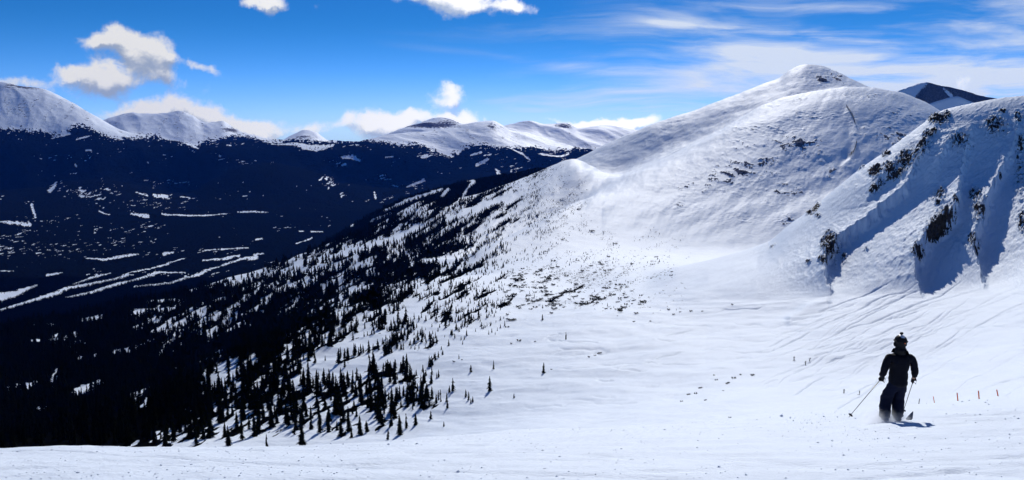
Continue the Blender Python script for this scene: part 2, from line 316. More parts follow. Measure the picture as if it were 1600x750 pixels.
# columns: fine inside the frame, coarser to the sides
s_lo, s_hi = float(st(-25, 375)[0]), float(st(1625, 375)[0])
NCF = 1320
S = np.concatenate([-S_OUT + (s_lo + S_OUT) * np.linspace(0, 1, 70, endpoint=False), np.linspace(s_lo, s_hi, NCF), s_hi + (S_OUT - s_hi) * np.linspace(0, 1, 71)[1:]])
NC = len(S)
KY = np.zeros((len(K), NC)); KZ = np.zeros((len(K), NC))
for i, (nm, c, n) in enumerate(K):
    if c[0] == 'z': KY[i] = c[2]; KZ[i] = c[1]
    else:
        s, t, lY = curve(c); KY[i] = np.exp(pchip(s, lY, S)); KZ[i] = KY[i] * pchip(s, t, S)
def smooth_cols(a, sg):
    n = int(3 * sg); w = np.exp(-.5 * (np.arange(-n, n + 1) / sg) ** 2); w /= w.sum()
    return np.convolve(np.pad(a, n, mode='edge'), w, 'valid')
for nm in ('d60', 'e150', 'f300', 'h420', 'hm', 'dip1', 'c1', 'shoulder', 'gully', 'cm', 'dip2'):
    i = names.index(nm); w_ = sst(S, float(st(905, 300)[0]), float(st(940, 300)[0])) if nm in ('shoulder', 'gully', 'cm') else 1.0
    g_ = 32 if nm in ('h420', 'hm', 'dip1', 'c1') else 18
    KZ[i] = KZ[i] + (smooth_cols(KZ[i], g_) - KZ[i]) * w_; KY[i] = KY[i] + (smooth_cols(KY[i], g_) - KY[i]) * w_
h = np.diff(KY, axis=0); d = np.diff(KZ, axis=0) / h
assert (h > 0).all(), [names[i] for i in np.where((h <= 0).any(1))[0]]
M = np.zeros_like(KZ); w1 = 2 * h[1:] + h[:-1]; w2 = h[1:] + 2 * h[:-1]; ok = d[1:] * d[:-1] > 0
with np.errstate(all='ignore'): M[1:-1] = np.where(ok, (w1 + w2) / (w1 / d[:-1] + w2 / d[1:]), 0)
M[0] = d[0]; M[-1] = d[-1]
rowsY, rowsZ, rowK = [], [], {}
for i in range(len(K) - 1):
    rowK[names[i]] = len(rowsY); n = K[i + 1][2]
    for j in range(n):
        u = j / n; Y = KY[i] * (KY[i + 1] / KY[i]) ** u; t = (Y - KY[i]) / h[i]; t2 = t * t; t3 = t2 * t
        rowsY.append(Y); rowsZ.append((2 * t3 - 3 * t2 + 1) * KZ[i] + (t3 - 2 * t2 + t) * h[i] * M[i] + (-2 * t3 + 3 * t2) * KZ[i + 1] + (t3 - t2) * h[i] * M[i + 1])
rowK[names[-1]] = len(rowsY); rowsY.append(KY[-1]); rowsZ.append(KZ[-1])
TY = np.array(rowsY); TZ = np.array(rowsZ); TX = TY * S[None, :]
NR = len(TY)
PX, PY = pix(TX, TY, TZ)
rix = np.arange(NR)[:, None]
def band_rows(a, b): return (rix >= rowK[a]) & (rix < rowK[b])

def ell(px, py, e, soft=.35):
    """largest membership of a list of (x, y, rx, ry, strength, angle) ellipses"""
    out = np.zeros_like(px)
    for q in e:
        x, y, rx, ry, k = q[:5]; a = R(q[5]) if len(q) > 5 else 0
        dx = px - x; dy = py - y; u = (dx * math.cos(a) + dy * math.sin(a)) / rx; v = (-dx * math.sin(a) + dy * math.cos(a)) / ry
        out = np.maximum(out, k * np.clip((1.25 - np.sqrt(u * u + v * v)) / soft * .5 + .2, 0, 1))
    return out
def poly_y(pts, x):
    return np.interp(x, [p[0] for p in pts], [p[1] for p in pts])
def segdist(px, py, pts):
    """distance in px to a polyline, and the position along it 0..1"""
    best = np.full(px.shape, 1e9); pos = np.zeros(px.shape); n = len(pts) - 1
    for i in range(n):
        (ax, ay), (bx, by) = pts[i][:2], pts[i + 1][:2]; vx, vy = bx - ax, by - ay
        t = np.clip(((px - ax) * vx + (py - ay) * vy) / (vx * vx + vy * vy), 0, 1)
        dd = np.hypot(px - ax - t * vx, py - ay - t * vy); b = dd < best
        best = np.where(b, dd, best); pos = np.where(b, (i + t) / n, pos)
    return best, pos

disp = np.zeros_like(TZ); rock = np.zeros_like(TZ); forest = np.zeros_like(TZ)
# relative roughness of the land, by row band
rough = np.full(TZ.shape, .35)
rough[band_rows('g0', 'd60')[:, 0]] = .5
rough[rix[:, 0] >= rowK['crest2']] = .8
rough[rix[:, 0] >= rowK['e0']] = .55

# --- broad relief: each octave only where it is small against the distance and big against a pixel
lam = .12
k_ = 0
while lam < 2600:
    w = sst(TY / lam, 7, 16) * sst(lam / TY * 1256, 2.0, 5.0)
    rr = np.where(w.max(1) > 0)[0]
    if len(rr):
        a, b = rr[0], rr[-1] + 1
        x, y = TX[a:b], TY[a:b]
        disp[a:b] += w[a:b] * rough[a:b] * .030 * lam * gnoise(x / lam + 3.1 * k_, y / lam - 7.7 * k_, 50 + k_)
    lam *= 1.9; k_ += 1

# --- the rocky ridge on the right: ribs, gullies, rock bands
fa, fb = rowK['h420'] - 60, rowK['dip1']
px, py = PX[fa:fb], PY[fa:fb]
ribs = [  # (x, y) down the rib, height of the drop at each point
 [(1452, 214, 2), (1440, 250, 4), (1412, 305, 6), (1352, 356, 7), (1312, 384, 8), (1287, 418, 9), (1288, 440, 7), (1297, 466, 0)],
 [(1520, 195, 1), (1508, 235, 5), (1496, 315, 7), (1490, 350, 8), (1455, 382, 10), (1428, 418, 10), (1428, 444, 7), (1438, 466, 0)],
 [(1592, 190, 1), (1580, 240, 5), (1545, 310, 7), (1532, 350, 8), (1518, 405, 8), (1530, 436, 4), (1540, 458, 0)],
 [(1680, 170, 1), (1655, 260, 6), (1632, 330, 9), (1618, 390, 9), (1625, 430, 6), (1640, 460, 1)],
 [(1500, 205, .5), (1480, 235, 4), (1466, 262, 4), (1460, 290, .5)],
 [(1405, 245, .5), (1392, 275, 5), (1368, 300, 5), (1350, 330, .5)],
]
jag = fbm(px / 11, py / 11, 4, 5) * 7 + fbm(px / 3.5, py / 3.5, 2, 8) * 3
z_add = np.zeros_like(px)
for rb in ribs:
    ys = [p[1] for p in rb]; rx = np.interp(py, ys, [p[0] for p in rb]); A = np.interp(py, ys, [p[2] for p in rb], left=0, right=0)
    dx = px - rx + jag
    L_ = 55 if rb[0][1] < 200 else 30
    z_add += 1.05 * A * np.where(dx < 0, np.exp(dx / L_) , 1.25 * np.exp(-np.clip(dx, 0, None) / 5) - .25 - .22 * (1 - np.exp(-np.clip(dx, 0, None) / 20))) * np.where(dx < 0, 1, np.exp(-np.clip(dx - 10, 0, None) / 55))
# the small wind lip at the foot of the lit shoulder
dl, pl = segdist(px, py, [(1236, 498), (1262, 484), (1290, 474)])
z_add += 1.8 * np.exp(-(dl / 7) ** 2)
disp[fa:fb] += z_add
RK = [(1467, 187, 18, 10, 1), (1478, 180, 10, 6, .9), (1452, 211, 15, 7, .95, -25), (1440, 230, 11, 6, .95, -30), (1414, 252, 13, 16, 1), (1400, 274, 18, 9, .9, -30), (1366, 270, 12, 10, 1, -40), (1388, 266, 12, 12, .9), (1366, 298, 11, 6, 1, -35),
      (1498, 222, 19, 13, .75), (1553, 196, 20, 17, .75), (1566, 174, 8, 4, .9), (1591, 185, 8, 10, .8), (1594, 228, 8, 16, .8), (1523, 310, 14, 17, .75), (1562, 278, 5, 8, .7), (1469, 305, 9, 5, .95, -30), (1466, 322, 9, 6, .8, -30),
      (1294, 384, 13, 22, 1.0, 10), (1285, 412, 9, 8, .9), (1318, 404, 9, 10, .66), (1466, 362, 32, 16, 1.05, -42), (1433, 402, 13, 12, .95), (1530, 335, 13, 12, .8), (1517, 380, 9, 11, .8), (1524, 394, 8, 7, .8), (1270, 328, 14, 7, .95, -38), (1278, 338, 6, 4, .8),
      (1596, 350, 9, 24, .75), (1492, 322, 7, 8, .85), (1352, 390, 7, 6, .5), (1340, 372, 3, 3, .6), (1262, 413, 6, 4, .7), (1430, 262, 5, 14, .35), (1345, 262, 10, 5, .7, -35), (1384, 243, 8, 5, .9, -30), (1560, 240, 6, 6, .4), (1540, 252, 5, 7, .4), (1207, 385, 9, 3, .6, -35)]
rz = ell(px, py - z_add * 1.6, RK, .8)
rz = np.maximum(rz, .70 * ell(px, py - z_add * 1.6, [(1425, 245, 62, 22, 1, -38), (1372, 290, 26, 16, 1, -40), (1472, 350, 52, 26, 1, -42), (1300, 392, 26, 34, 1, 10), (1502, 224, 34, 24, .95), (1556, 200, 34, 30, .95), (1528, 330, 22, 52, .9), (1592, 260, 14, 110, .9), (1466, 312, 16, 22, .95, -30), (1520, 385, 22, 22, .9)], 1.2))
rock_g = np.minimum(1, rz * 1.4) * sst(fbm((px + py) / 6.5, (py * .8 - px * .5) / 3.6, 5, 21, .72) * 1.3 + (rz - .33) * .95, -.02, .09)
rock[fa:fb] = np.maximum(rock[fa:fb], rock_g)
crag = np.abs(gnoise(TX[fa:fb] / 5.5, TY[fa:fb] / 5.5 + TZ[fa:fb] / 6, 31)) + .5 * np.abs(gnoise(TX[fa:fb] / 2.3, TY[fa:fb] / 2.3, 32))
disp[fa:fb] += sst(rock_g, .2, .7) * (crag * 4.2 - .8) + rz * 2.6 * np.maximum(0, fbm((px + py) / 9, (py - px * .6) / 5, 3, 33))
# wind crust on the face
on_g = sst(px, 1080, 1330) * sst(rix[fa:fb], rowK['h420'], rowK['hm'] - 20) * np.ones_like(px)
q1 = (px * .62 + py * .78) ; q2 = (-px * .78 + py * .62)
rip = np.maximum(0, gnoise(q2 / 10, q1 / 3.6, 41) + .4 * gnoise(q2 / 4, q1 / 2.0, 42))
disp[fa:fb] += on_g * rip * .38
# --- big white mountain: rough, wind-scoured patches
ma, mb = rowK['c1'], rowK['back3']
px, py = PX[ma:mb], PY[ma:mb]
fx = sst(px, 930, 1040)
RG = [(1150, 270, 85, 30, .62, -8), (1245, 225, 60, 26, .66, 10), (1390, 212, 70, 18, .62, 8), (1230, 345, 18, 10, .6), (1150, 340, 25, 8, .42), (1415, 180, 45, 14, .5), (1225, 300, 60, 18, .55), (1090, 292, 60, 14, .55), (1045, 195, 26, 6, .58, -22), (1000, 225, 40, 6, .5, -20),
      (1060, 320, 30, 10, .4), (1310, 118, 30, 12, .62, 25), (1285, 122, 22, 12, .66), (1345, 150, 50, 8, .5), (1270, 180, 60, 12, .45), (1180, 200, 50, 14, .46), (1380, 245, 22, 14, .6), (1300, 265, 60, 20, .45), (1195, 255, 40, 20, .6), (1160, 225, 40, 12, .5), (1340, 320, 30, 10, .45),
      (1195, 131, 10, 2.5, .9, -20), (1140, 150, 16, 2.5, .8, -20), (1230, 158, 40, 5, .5, -12), (920, 278, 10, 3, .4)]
rg = ell(px, py, RG, .9) * fx
nn = fbm(px / 22 + py / 60, py / 7 - px / 40, 5, 61, .68) * 1.25
disp[ma:mb] += fx * (rg * 9.0 * np.maximum(0, nn) + 2.5 * rg * fbm(px / 5, py / 2.5, 3, 62))
rock[ma:mb] = np.maximum(rock[ma:mb], np.minimum(1, rg * 1.9) * sst(nn + (rg - .36) * .9 + .35 * fbm(px / 3.5, py / 2, 2, 63), .0, .40) * .92)
# long faint downslope streaks and hollows
dn = gnoise(px / 60 + py / 26, py / 200, 64) * 3.0 + gnoise(px / 34 + py / 40, py / 50, 65) * 1.3 + fbm(px / 16 + py / 30, py / 16, 3, 67) * 1.8
disp[ma:mb] += sst(TY[ma:mb], 1300, 1600) * dn * .8
# wind lips along the two dark lines of the mountain
for pts_, A in ((((1322, 176), (1330, 185), (1336, 203)), 5), (((1336, 226), (1333, 244), (1318, 258)), 6)):
    dl, pl = segdist(px, py, pts_); sd = px - np.interp(py, [p[1] for p in pts_], [p[0] for p in pts_])
    disp[ma:mb] -= A * .7 * np.exp(-((dl) / 13) ** 2) * (1 - sst(sd, -12, 3))
# gully spurs on the forested flank
cl = sst(px, 640, 560)
disp[ma:mb] += cl * 10 * gnoise(px / 90 + py / 70, py / 110, 66) * sst(rix[ma:mb], rowK['c1'], rowK['shoulder'])
# --- far range: spurs running down
ea, eb = rowK['v2'], NR
px, py, Yv = PX[ea:eb], PY[ea:eb], TY[ea:eb]
win = sst(rix[ea:eb], rowK['v2'], rowK['e0'] + 30) * np.ones_like(px)
rid = ridged(TX[ea:eb] / 1300 + Yv / 2000, Yv / 3400, 4, 71, .40)
hi = sst(rix[ea:eb], rowK['tree'] - 10, rowK['tree'] + 40) * np.ones_like(px)
top = 1 - .75 * (sst(rix[ea:eb], rowK['crest4'] - 30, rowK['crest4']) * sst(rix[ea:eb], rowK['crest4'] + 20, rowK['crest4']))
disp[ea:eb] += win * (rid * top * (60 * (1 - hi) + 72 * hi) + 4 * hi * ridged(TX[ea:eb] / 260 + Yv / 700, Yv / 900, 3, 77) * top)
rock[ea:eb] = np.maximum(rock[ea:eb], hi * sst(ridged(TX[ea:eb] / 330 + Yv / 800, Yv / 1500, 4, 73), .35, .75) * .40)
dk = ell(px, py, [(672, 197, 56, 9, .62), (475, 215, 30, 8, .45), (40, 140, 60, 8, .45), (270, 178, 22, 5, .5), (360, 205, 22, 8, .5), (880, 200, 20, 7, .5), (860, 240, 24, 8, .4), (770, 200, 18, 14, .4)], .8)
rock[ea:eb] = np.maximum(rock[ea:eb], dk * sst(rid, -.6, .2) * 1.5)

TZd = TZ + disp
PX2, PY2 = pix(TX, TY, TZd)

# --- forest masks ------------------------------------------------------------
rs = random.Random(7)
# far range and valley: everything under the treeline is forest, apart from clearings
TL = [(-500, 215), (-50, 205), (0, 204), (60, 207), (85, 210), (100, 213), (120, 203), (140, 203), (155, 214), (180, 224), (240, 216), (300, 232), (325, 224), (370, 216), (400, 220), (425, 228), (455, 222), (490, 224), (555, 224), (590, 224), (620, 228), (650, 229), (680, 238), (700, 248), (716, 238), (735, 232), (790, 237), (815, 236), (835, 232), (865, 240), (900, 236), (960, 240), (2100, 240)]
va = rowK['back3'] - 10
px, py = PX[va:], PY[va:]
nf = fbm(px / 6, py / 3, 5, 81, .7) * 13 + fbm(px / 2.4, py / 1.8, 2, 83) * 7 + fbm(px / 40, py / 30, 2, 82) * 6
F = sst(py + nf, poly_y(TL, px) - 2, poly_y(TL, px) + 2)
def capsules(px, py, items, edge=2.2, seed=90):
    out = np.zeros_like(px); nz = fbm(px / 6, py / 2.2, 4, seed, .7) * edge * 1.6
    for it in items:
        pts, w = it[0], it[1]; x0 = min(p[0] for p in pts) - 25; x1 = max(p[0] for p in pts) + 25; y0 = min(p[1] for p in pts) - 18; y1 = max(p[1] for p in pts) + 18
        sel = (px > x0) & (px < x1) & (py > y0) & (py < y1)
        if not sel.any(): continue
        dd, pos = segdist(px[sel], py[sel], pts); ww = np.interp(pos, np.linspace(0, 1, len(w)), w) if hasattr(w, '__len__') else w
        ww = .82 * ww * (1 + .7 * fbm(px[sel] / 9, py[sel] / 5, 3, seed + 5, .6))
        out[sel] = np.maximum(out[sel], sst(ww + nz[sel] * np.minimum(1.0, .15 + ww / 5) - dd, -.7, 1.0))
    return out
CLR = [([(-20, 466), (10, 463), (30, 457), (57, 446)], (9, 7, 5, 1)), ([(0, 485), (40, 473), (93, 457), (100, 452), (180, 436), (233, 420), (290, 404)], (1.6, 2, 4, 2.5, 1.6, 1.6, 1.3)), ([(103, 465), (143, 457), (180, 445), (200, 440), (250, 427), (290, 427)], (.8, 1.8, 2.6, 1.2, 1.6, 1)),
       ([(210, 448), (267, 442), (310, 428), (350, 413), (380, 405), (399, 402)], (.8, 1.2, 2.3, 1.8, 2.0, 5)), ([(113, 445), (153, 431), (173, 427)], (.8, 2, .8)), ([(133, 402), (163, 406), (217, 397)], (.8, 3.4, 1)), ([(-10, 425), (22, 425)], (1.4, 1)), ([(73, 430), (97, 427)], (2, 1.4)),
       ([(-10, 347), (20, 349), (47, 351)], (2, 2.5, 3)), ([(253, 334), (300, 337), (360, 333)], (1, 2.6, 1)), ([(372, 331), (420, 331)], (1.6, 1)), ([(205, 334), (230, 338)], (2, 3.8)), ([(320, 392), (388, 387)], (1, 1.4)), ([(317, 408), (350, 405), (374, 400)], (1, 2.2, 2)), ([(257, 397), (270, 396)], (3, 2)),
       ([(463, 381), (488, 372)], (1.4, 1.6)), ([(487, 361), (504, 362)], (2, 1)), ([(467, 361), (474, 361)], 1.4), ([(400, 375), (410, 373)], 1.3), ([(400, 398), (412, 397)], 1.2), ([(550, 352), (575, 350)], (2.5, 3)),
       ([(425, 231), (455, 230), (480, 236), (508, 236), (522, 232)], (1.5, 3, 7, 5, 1.5)), ([(280, 228), (300, 232), (310, 236)], (1, 3, 2)), ([(535, 251), (552, 250), (562, 256)], (2.5, 4, 2)), ([(540, 262), (535, 263)], 2.8), ([(690, 236), (700, 244), (708, 248)], (2, 4, 2)), ([(660, 250), (668, 249)], 3), ([(745, 262), (762, 256)], (2.8, 2.6)), ([(736, 247), (752, 245)], (1.6, 2)),
       ([(757, 250), (768, 247)], 1.5), ([(775, 270), (783, 275)], 2), ([(135, 241), (142, 241)], 2.2), ([(118, 263), (120, 266)], 1.8), ([(636, 294), (662, 285)], (1.6, 3)), ([(612, 291), (622, 293)], 1.2), ([(585, 303), (587, 311)], 2), ([(603, 251), (614, 250)], 1.4), ([(240, 306), (262, 309)], (2, 2.4)), ([(212, 301), (230, 305)], (1, 1.6)), ([(282, 309), (296, 310)], 1.3),
       ([(78, 300), (88, 290)], (4, 2.5)), ([(120, 224), (142, 219)], (1.2, 1.6)), ([(80, 218), (108, 214)], (1, 3)), ([(355, 230), (361, 230)], 1.4), ([(343, 248), (345, 249)], 1.6), ([(50, 322), (55, 340)], (2.5, 2.5)), ([(710, 232), (716, 244), (720, 236)], 2.5), ([(800, 240), (815, 246), (828, 255)], (1.5, 2.5, 1)), ([(845, 246), (870, 250), (888, 244)], (2, 2.5, 2)), ([(155, 330), (172, 336)], (1, 1.6))]
CL = capsules(px, py, CLR)
# crags on the wooded hills, and the speckle of the town
crg = ell(px, py, [(135, 303, 48, 16, .8, 8), (170, 300, 22, 14, .75), (240, 292, 18, 8, .6, 20), (513, 288, 15, 14, .85, 20), (535, 305, 14, 8, .55), (140, 320, 10, 12, .55), (475, 237, 60, 9, .3), (640, 292, 25, 8, .5), (470, 300, 30, 8, .35), (770, 255, 60, 12, .45), (220, 318, 40, 8, .5), (720, 260, 120, 20, .25)], .8)
town = ell(px, py, [(60, 390, 110, 14, .62), (180, 378, 80, 12, .55), (10, 390, 30, 16, .7), (160, 360, 100, 12, .45), (260, 395, 40, 8, .4), (60, 345, 60, 10, .4), (250, 318, 110, 14, .45), (30, 440, 80, 14, .35), (350, 372, 60, 10, .2), (230, 440, 140, 14, .25)], 1.0)
spk = fbm((px + 2.2 * py) / 9, (py + px * .12) / 1.9, 3, 95, .62); spk2 = fbm(px / 10 + py / 9, py / 5, 4, 96, .65)
CL = np.maximum(CL, sst(spk2 + (crg - .50) * .9, .0, .3) * (crg > .1) * (.72 + .4 * spk)); CL = np.maximum(CL, sst(spk + (town - .46) * .85, .15, .28) * (town > .1))
CL = np.maximum(CL, sst(spk + .7 * fbm(px / 70, py / 20, 2, 98), .58, .68) * .9 * (py < 460))
CL = np.maximum(CL, sst(spk2, .40, .5) * sst(poly_y(TL, px) + 26, py, py + 12))
CL = CL * (1 - .8 * sst(fbm(px / 2.6, py / 1.7, 2, 99), .18, .40))
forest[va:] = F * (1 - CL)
disp2 = np.zeros_like(TZ); canopy = forest[va:] > .5
disp2[va:] = canopy * (7 * np.abs(gnoise(TX[va:] / 22, TY[va:] / 40, 97)))
# near and middle slopes: tree cover surveyed on a 40 px grid, 0 = open snow, 9 = closed forest
DY0, DX0 = 260, 20
DENS = [  # rows y=260,300,...  columns x=20,60,...,1020
 '00000000000000000089910000',
 '00000000000008877864211000',
 '00000000000008865655321000',
 '00000000000887657851110101',
 '00000000008555689732222211',
 '99999999986687964564233321',
 '99999876579976555542000000',
 '99889879999765664200000000',
 '99999999458634774000000000',
 '98899899888877665200000000',
 '99999998766655432100000000',
 '99999864322211000000000000',
 '99999864322211000000000000',
 ]
Dg = np.array([[int(c) for c in r] for r in DENS], float) / 9
def dens_at(px, py):
    gx = np.clip((px - DX0) / 40, 0, Dg.shape[1] - 1.001); gy = np.clip((py - DY0) / 40, 0, Dg.shape[0] - 1.001)
    i = gx.astype(int); j = gy.astype(int); u = gx - i; v = gy - j; u = u * u * (3 - 2 * u); v = v * v * (3 - 2 * v)
    return (Dg[j, i] * (1 - u) + Dg[j, i + 1] * u) * (1 - v) + (Dg[j + 1, i] * (1 - u) + Dg[j + 1, i + 1] * u) * v
# clearings between the trees (px) on near and middle slopes, and thick stands
OPEN = [([(335, 598), (365, 582), (396, 560)], (9, 8, 6)), ([(318, 615), (345, 602)], (4, 6)), ([(15, 607), (60, 600)], (5, 6)), ([(85, 592), (92, 575)], (6, 4)), ([(120, 612), (155, 598)], (7, 5)), ([(208, 617), (212, 628)], (5, 6)), ([(232, 625), (245, 610)], (6, 3)), ([(125, 560), (150, 556)], (3, 3)), ([(180, 550), (205, 546)], (4, 4)), ([(275, 578), (285, 575)], (3, 3)),
        ([(545, 456), (575, 448)], (5, 4)), ([(660, 408), (690, 406), (718, 404)], (3, 6, 7)), ([(688, 424), (708, 414)], (3, 6)), ([(560, 418), (578, 413)], (3, 4)), ([(450, 412), (520, 402), (580, 385), (640, 362), (670, 350)], (3, 5, 5, 5, 3)), ([(500, 560), (540, 545), (590, 530)], (9, 12, 10)), ([(470, 595), (520, 580), (600, 565), (660, 560)], (3, 8, 10, 16)),
        ([(610, 500), (650, 480), (680, 465)], (9, 7, 4)), ([(455, 607), (470, 590), (485, 570)], (4, 6, 4)), ([(700, 345), (730, 330), (800, 305)], (5, 5, 8)), ([(740, 370), (770, 350), (790, 340)], (4, 5, 5)), ([(50, 506), (85, 508)], (1.5, 2)), ([(50, 532), (100, 530), (118, 522)], (1.5, 2.5, 4)), ([(130, 500), (160, 494)], (3, 3)), ([(212, 487), (262, 484)], (4, 4)), ([(210, 512), (250, 500)], (2.5, 3)), ([(230, 472), (260, 470), (285, 470)], (2, 2.4, 3)), ([(335, 470), (352, 466)], (2, 3)), ([(430, 425), (470, 415)], (2, 3)),
        ([(725, 275), (740, 284), (730, 296), (724, 308)], (3, 3, 2, 3)), ([(690, 307), (700, 296)], (2.5, 3)), ([(600, 330), (640, 312), (690, 296)], (1.5, 3, 2)), ([(520, 360), (550, 350)], (2, 4)), ([(580, 345), (610, 334)], (1.5, 1.5)), ([(755, 392), (745, 402)], (5, 4)), ([(705, 400), (722, 392)], (2, 4)), ([(770, 385), (800, 372)], (4, 4))]
na = rowK['crest0']; nb = rowK['back3'] - 10
px, py = PX2[na:nb], PY2[na:nb]
opn = capsules(px, py, OPEN, 2.5, 120)
D = dens_at(px + fbm(px / 30, py / 30, 2, 130) * 18, py + fbm(px / 30, py / 30, 2, 131) * 12)
opn = np.maximum(opn, capsules(px, py, CLR) * ((rix[na:nb] >= rowK['dip2']) & (px < 450)))
# the gap where the crest of the near slope shows clear snow
clump = fbm((px * .87 - py * .5) / 42, (px * .5 + py * .87) / 9, 4, 133, .6) * 1.15
Dl = np.clip((D * 1.17 + (D > .02) * clump * (1 - np.abs(2 * D - 1) ** 3) * 1.5), 0, 1)
Dl = np.where(D < .03, 0, Dl) * (1 - opn)
Dl = np.where((rix[na:nb] >= rowK['dip2']) & (px < 885), .93 * (1 - opn), Dl)
Dl *= sst(px + 25 * gnoise(px / 20, py / 9, 160), 1085, 985)
on2 = (rix[na:nb] >= rowK['dip2']) & (px > 880); Dl = np.where(on2, 0, Dl)
DENSITY = np.zeros_like(TZ); DENSITY[na:nb] = Dl
onC = (rix[na:nb] >= rowK['dip1'])
forest[na:nb] = np.where(onC, sst(Dl, .80, .97), sst(Dl, .86, 1.0)) * .9  # closed stands: shade between the trees painted dark onto the snow
disp2[na:nb] += 0
# ski tracks and wind ridges across the bowl: shallow grooves
ta, tb = rowK['d60'], rowK['hm'] + 60
px, py = PX2[ta:tb], PY2[ta:tb]
grv = np.zeros_like(px)
rt = random.Random(3)
for k in range(120):
    if k < 46: x0 = rt.uniform(1250, 1650); y0 = rt.uniform(470, 610); ln = rt.uniform(60, 260); sl = -rt.uniform(.28, .62)
    elif k < 84: x0 = rt.uniform(1150, 1560); y0 = rt.uniform(480, 620); ln = rt.uniform(20, 110); sl = -rt.uniform(.0, .35)
    else: x0 = rt.uniform(850, 1250); y0 = rt.uniform(500, 640); ln = rt.uniform(20, 90); sl = -rt.uniform(-.05, .22)
    n = 7; pts = []
    for i in range(n):
        u = i / (n - 1); pts.append((x0 + ln * (u - .5), y0 + sl * ln * (u - .5) + .12 * ln * (u - .5) ** 2 * 4 * rt.choice((-1, 1)) * .3 + rt.uniform(-1, 1)))
    sel = (px > pts[0][0] - 6) & (px < pts[-1][0] + 6) & (py > min(p[1] for p in pts) - 6) & (py < max(p[1] for p in pts) + 6)
    if not sel.any(): continue
    dd, pos = segdist(px[sel], py[sel], pts)
    grv[sel] = np.minimum(grv[sel], -np.exp(-(dd / 1.0) ** 2) * rt.uniform(.35, 1.0) * np.minimum(1, 6 * pos * (1 - pos)))
disp2[ta:tb] += grv * TY[ta:tb] * .0019
# soft dunes and hollows in the bowl
px, py, Yv = PX2[ta:rowK['dip1']], PY2[ta:rowK['dip1']], TY[ta:rowK['dip1']]
du = fbm(px / 130 + py / 60, py / 22, 3, 140) * .0045 + np.maximum(0, fbm(px / 34 + py / 30, py / 5, 3, 141)) * .0011
disp2[ta:rowK['dip1']] += du * Yv * sst(py, 440, 480)
# foreground: scoured, footworn snow
px, py = TX[:rowK['d60']], TY[:rowK['d60']]
disp2[:rowK['d60']] += .06 * fbm(px * .35 + py * .1, py * 1.1, 4, 150) + .018 * np.maximum(0, fbm(px * 1.3, py * 3.6, 3, 151)) * sst(py, 2, 6)
fg_ = np.zeros_like(px); rq = random.Random(21)
for k in range(26):     # old ski tracks, trodden and half filled
    x0 = rq.uniform(-12, 16); y0 = rq.uniform(7, 24); a_ = rq.uniform(-.5, .35); ln_ = rq.uniform(4, 16); cu = rq.uniform(-.02, .02)
    u_ = (px - x0) * math.cos(a_) + (py - y0) * math.sin(a_); v_ = -(px - x0) * math.sin(a_) + (py - y0) * math.cos(a_) - cu * u_ * u_
    fg_ = np.minimum(fg_, -.06 * np.exp(-(v_ / .08) ** 2) * sst(np.abs(u_), ln_, ln_ * .7) * (.5 + .5 * gnoise(u_ * .8, v_ * 0 + k, 170)))
disp2[:rowK['d60']] += fg_
disp2[:rowK['d60']] += .05 * gnoise(px * .28 + .4, py * .12, 152) * sst(py, 9, 13)

TZf = TZd + disp2
PXf, PYf = pix(TX, TY, TZf)
# what of it the station sees
TT = TZf / TY; run = np.maximum.accumulate(TT, axis=0)
VIS = TT >= run - 1e-9

MAT = {}
MAT['near'] = terrain_mat('snow_foreground', .10, .022, stretch=2.2, ang=.15, strength=.9)
MAT['bowl'] = terrain_mat('snow_bowl', 1.6, .30, rocky=True, rockcol=(.060, .047, .040), stretch=2.6, ang=.3, strength=.8, rockscale=1.2)
MAT['mount'] = terrain_mat('snow_mountain', 9.0, .9, stretch=2.0, ang=-.3, strength=.7, rockcol=(.11, .115, .14))
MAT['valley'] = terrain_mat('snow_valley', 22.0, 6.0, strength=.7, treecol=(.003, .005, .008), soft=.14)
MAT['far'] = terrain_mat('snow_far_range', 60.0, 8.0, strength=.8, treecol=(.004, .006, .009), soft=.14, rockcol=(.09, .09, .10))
def sheet(name, r0, r1, mat, label=None):
    X, Y, Z = TX[r0:r1 + 1], TY[r0:r1 + 1], TZf[r0:r1 + 1]; n = r1 - r0 + 1
    V = np.stack([X, Y, Z], -1).reshape(-1, 3)
    i = np.arange(n - 1)[:, None] * NC + np.arange(NC - 1)[None, :]
    Fq = np.stack([i, i + 1, i + NC + 1, i + NC], -1).reshape(-1, 4)
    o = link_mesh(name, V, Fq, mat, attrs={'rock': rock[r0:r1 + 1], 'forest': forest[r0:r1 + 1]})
    o['kind'] = 'structure'
    return o
g1, g2, g3, g4 = rowK['d60'], rowK['dip1'] + 20, rowK['back3'] - 10, rowK['v2']
sheet('snow_ground', 0, g1, MAT['near'])
sheet('snow_bowl', g1, g2, MAT['bowl'])
sheet('mountain', g2, g3, MAT['mount'])
sheet('valley', g3, g4, MAT['valley'])
sheet('mountain_range', g4, NR - 1, MAT['far'])

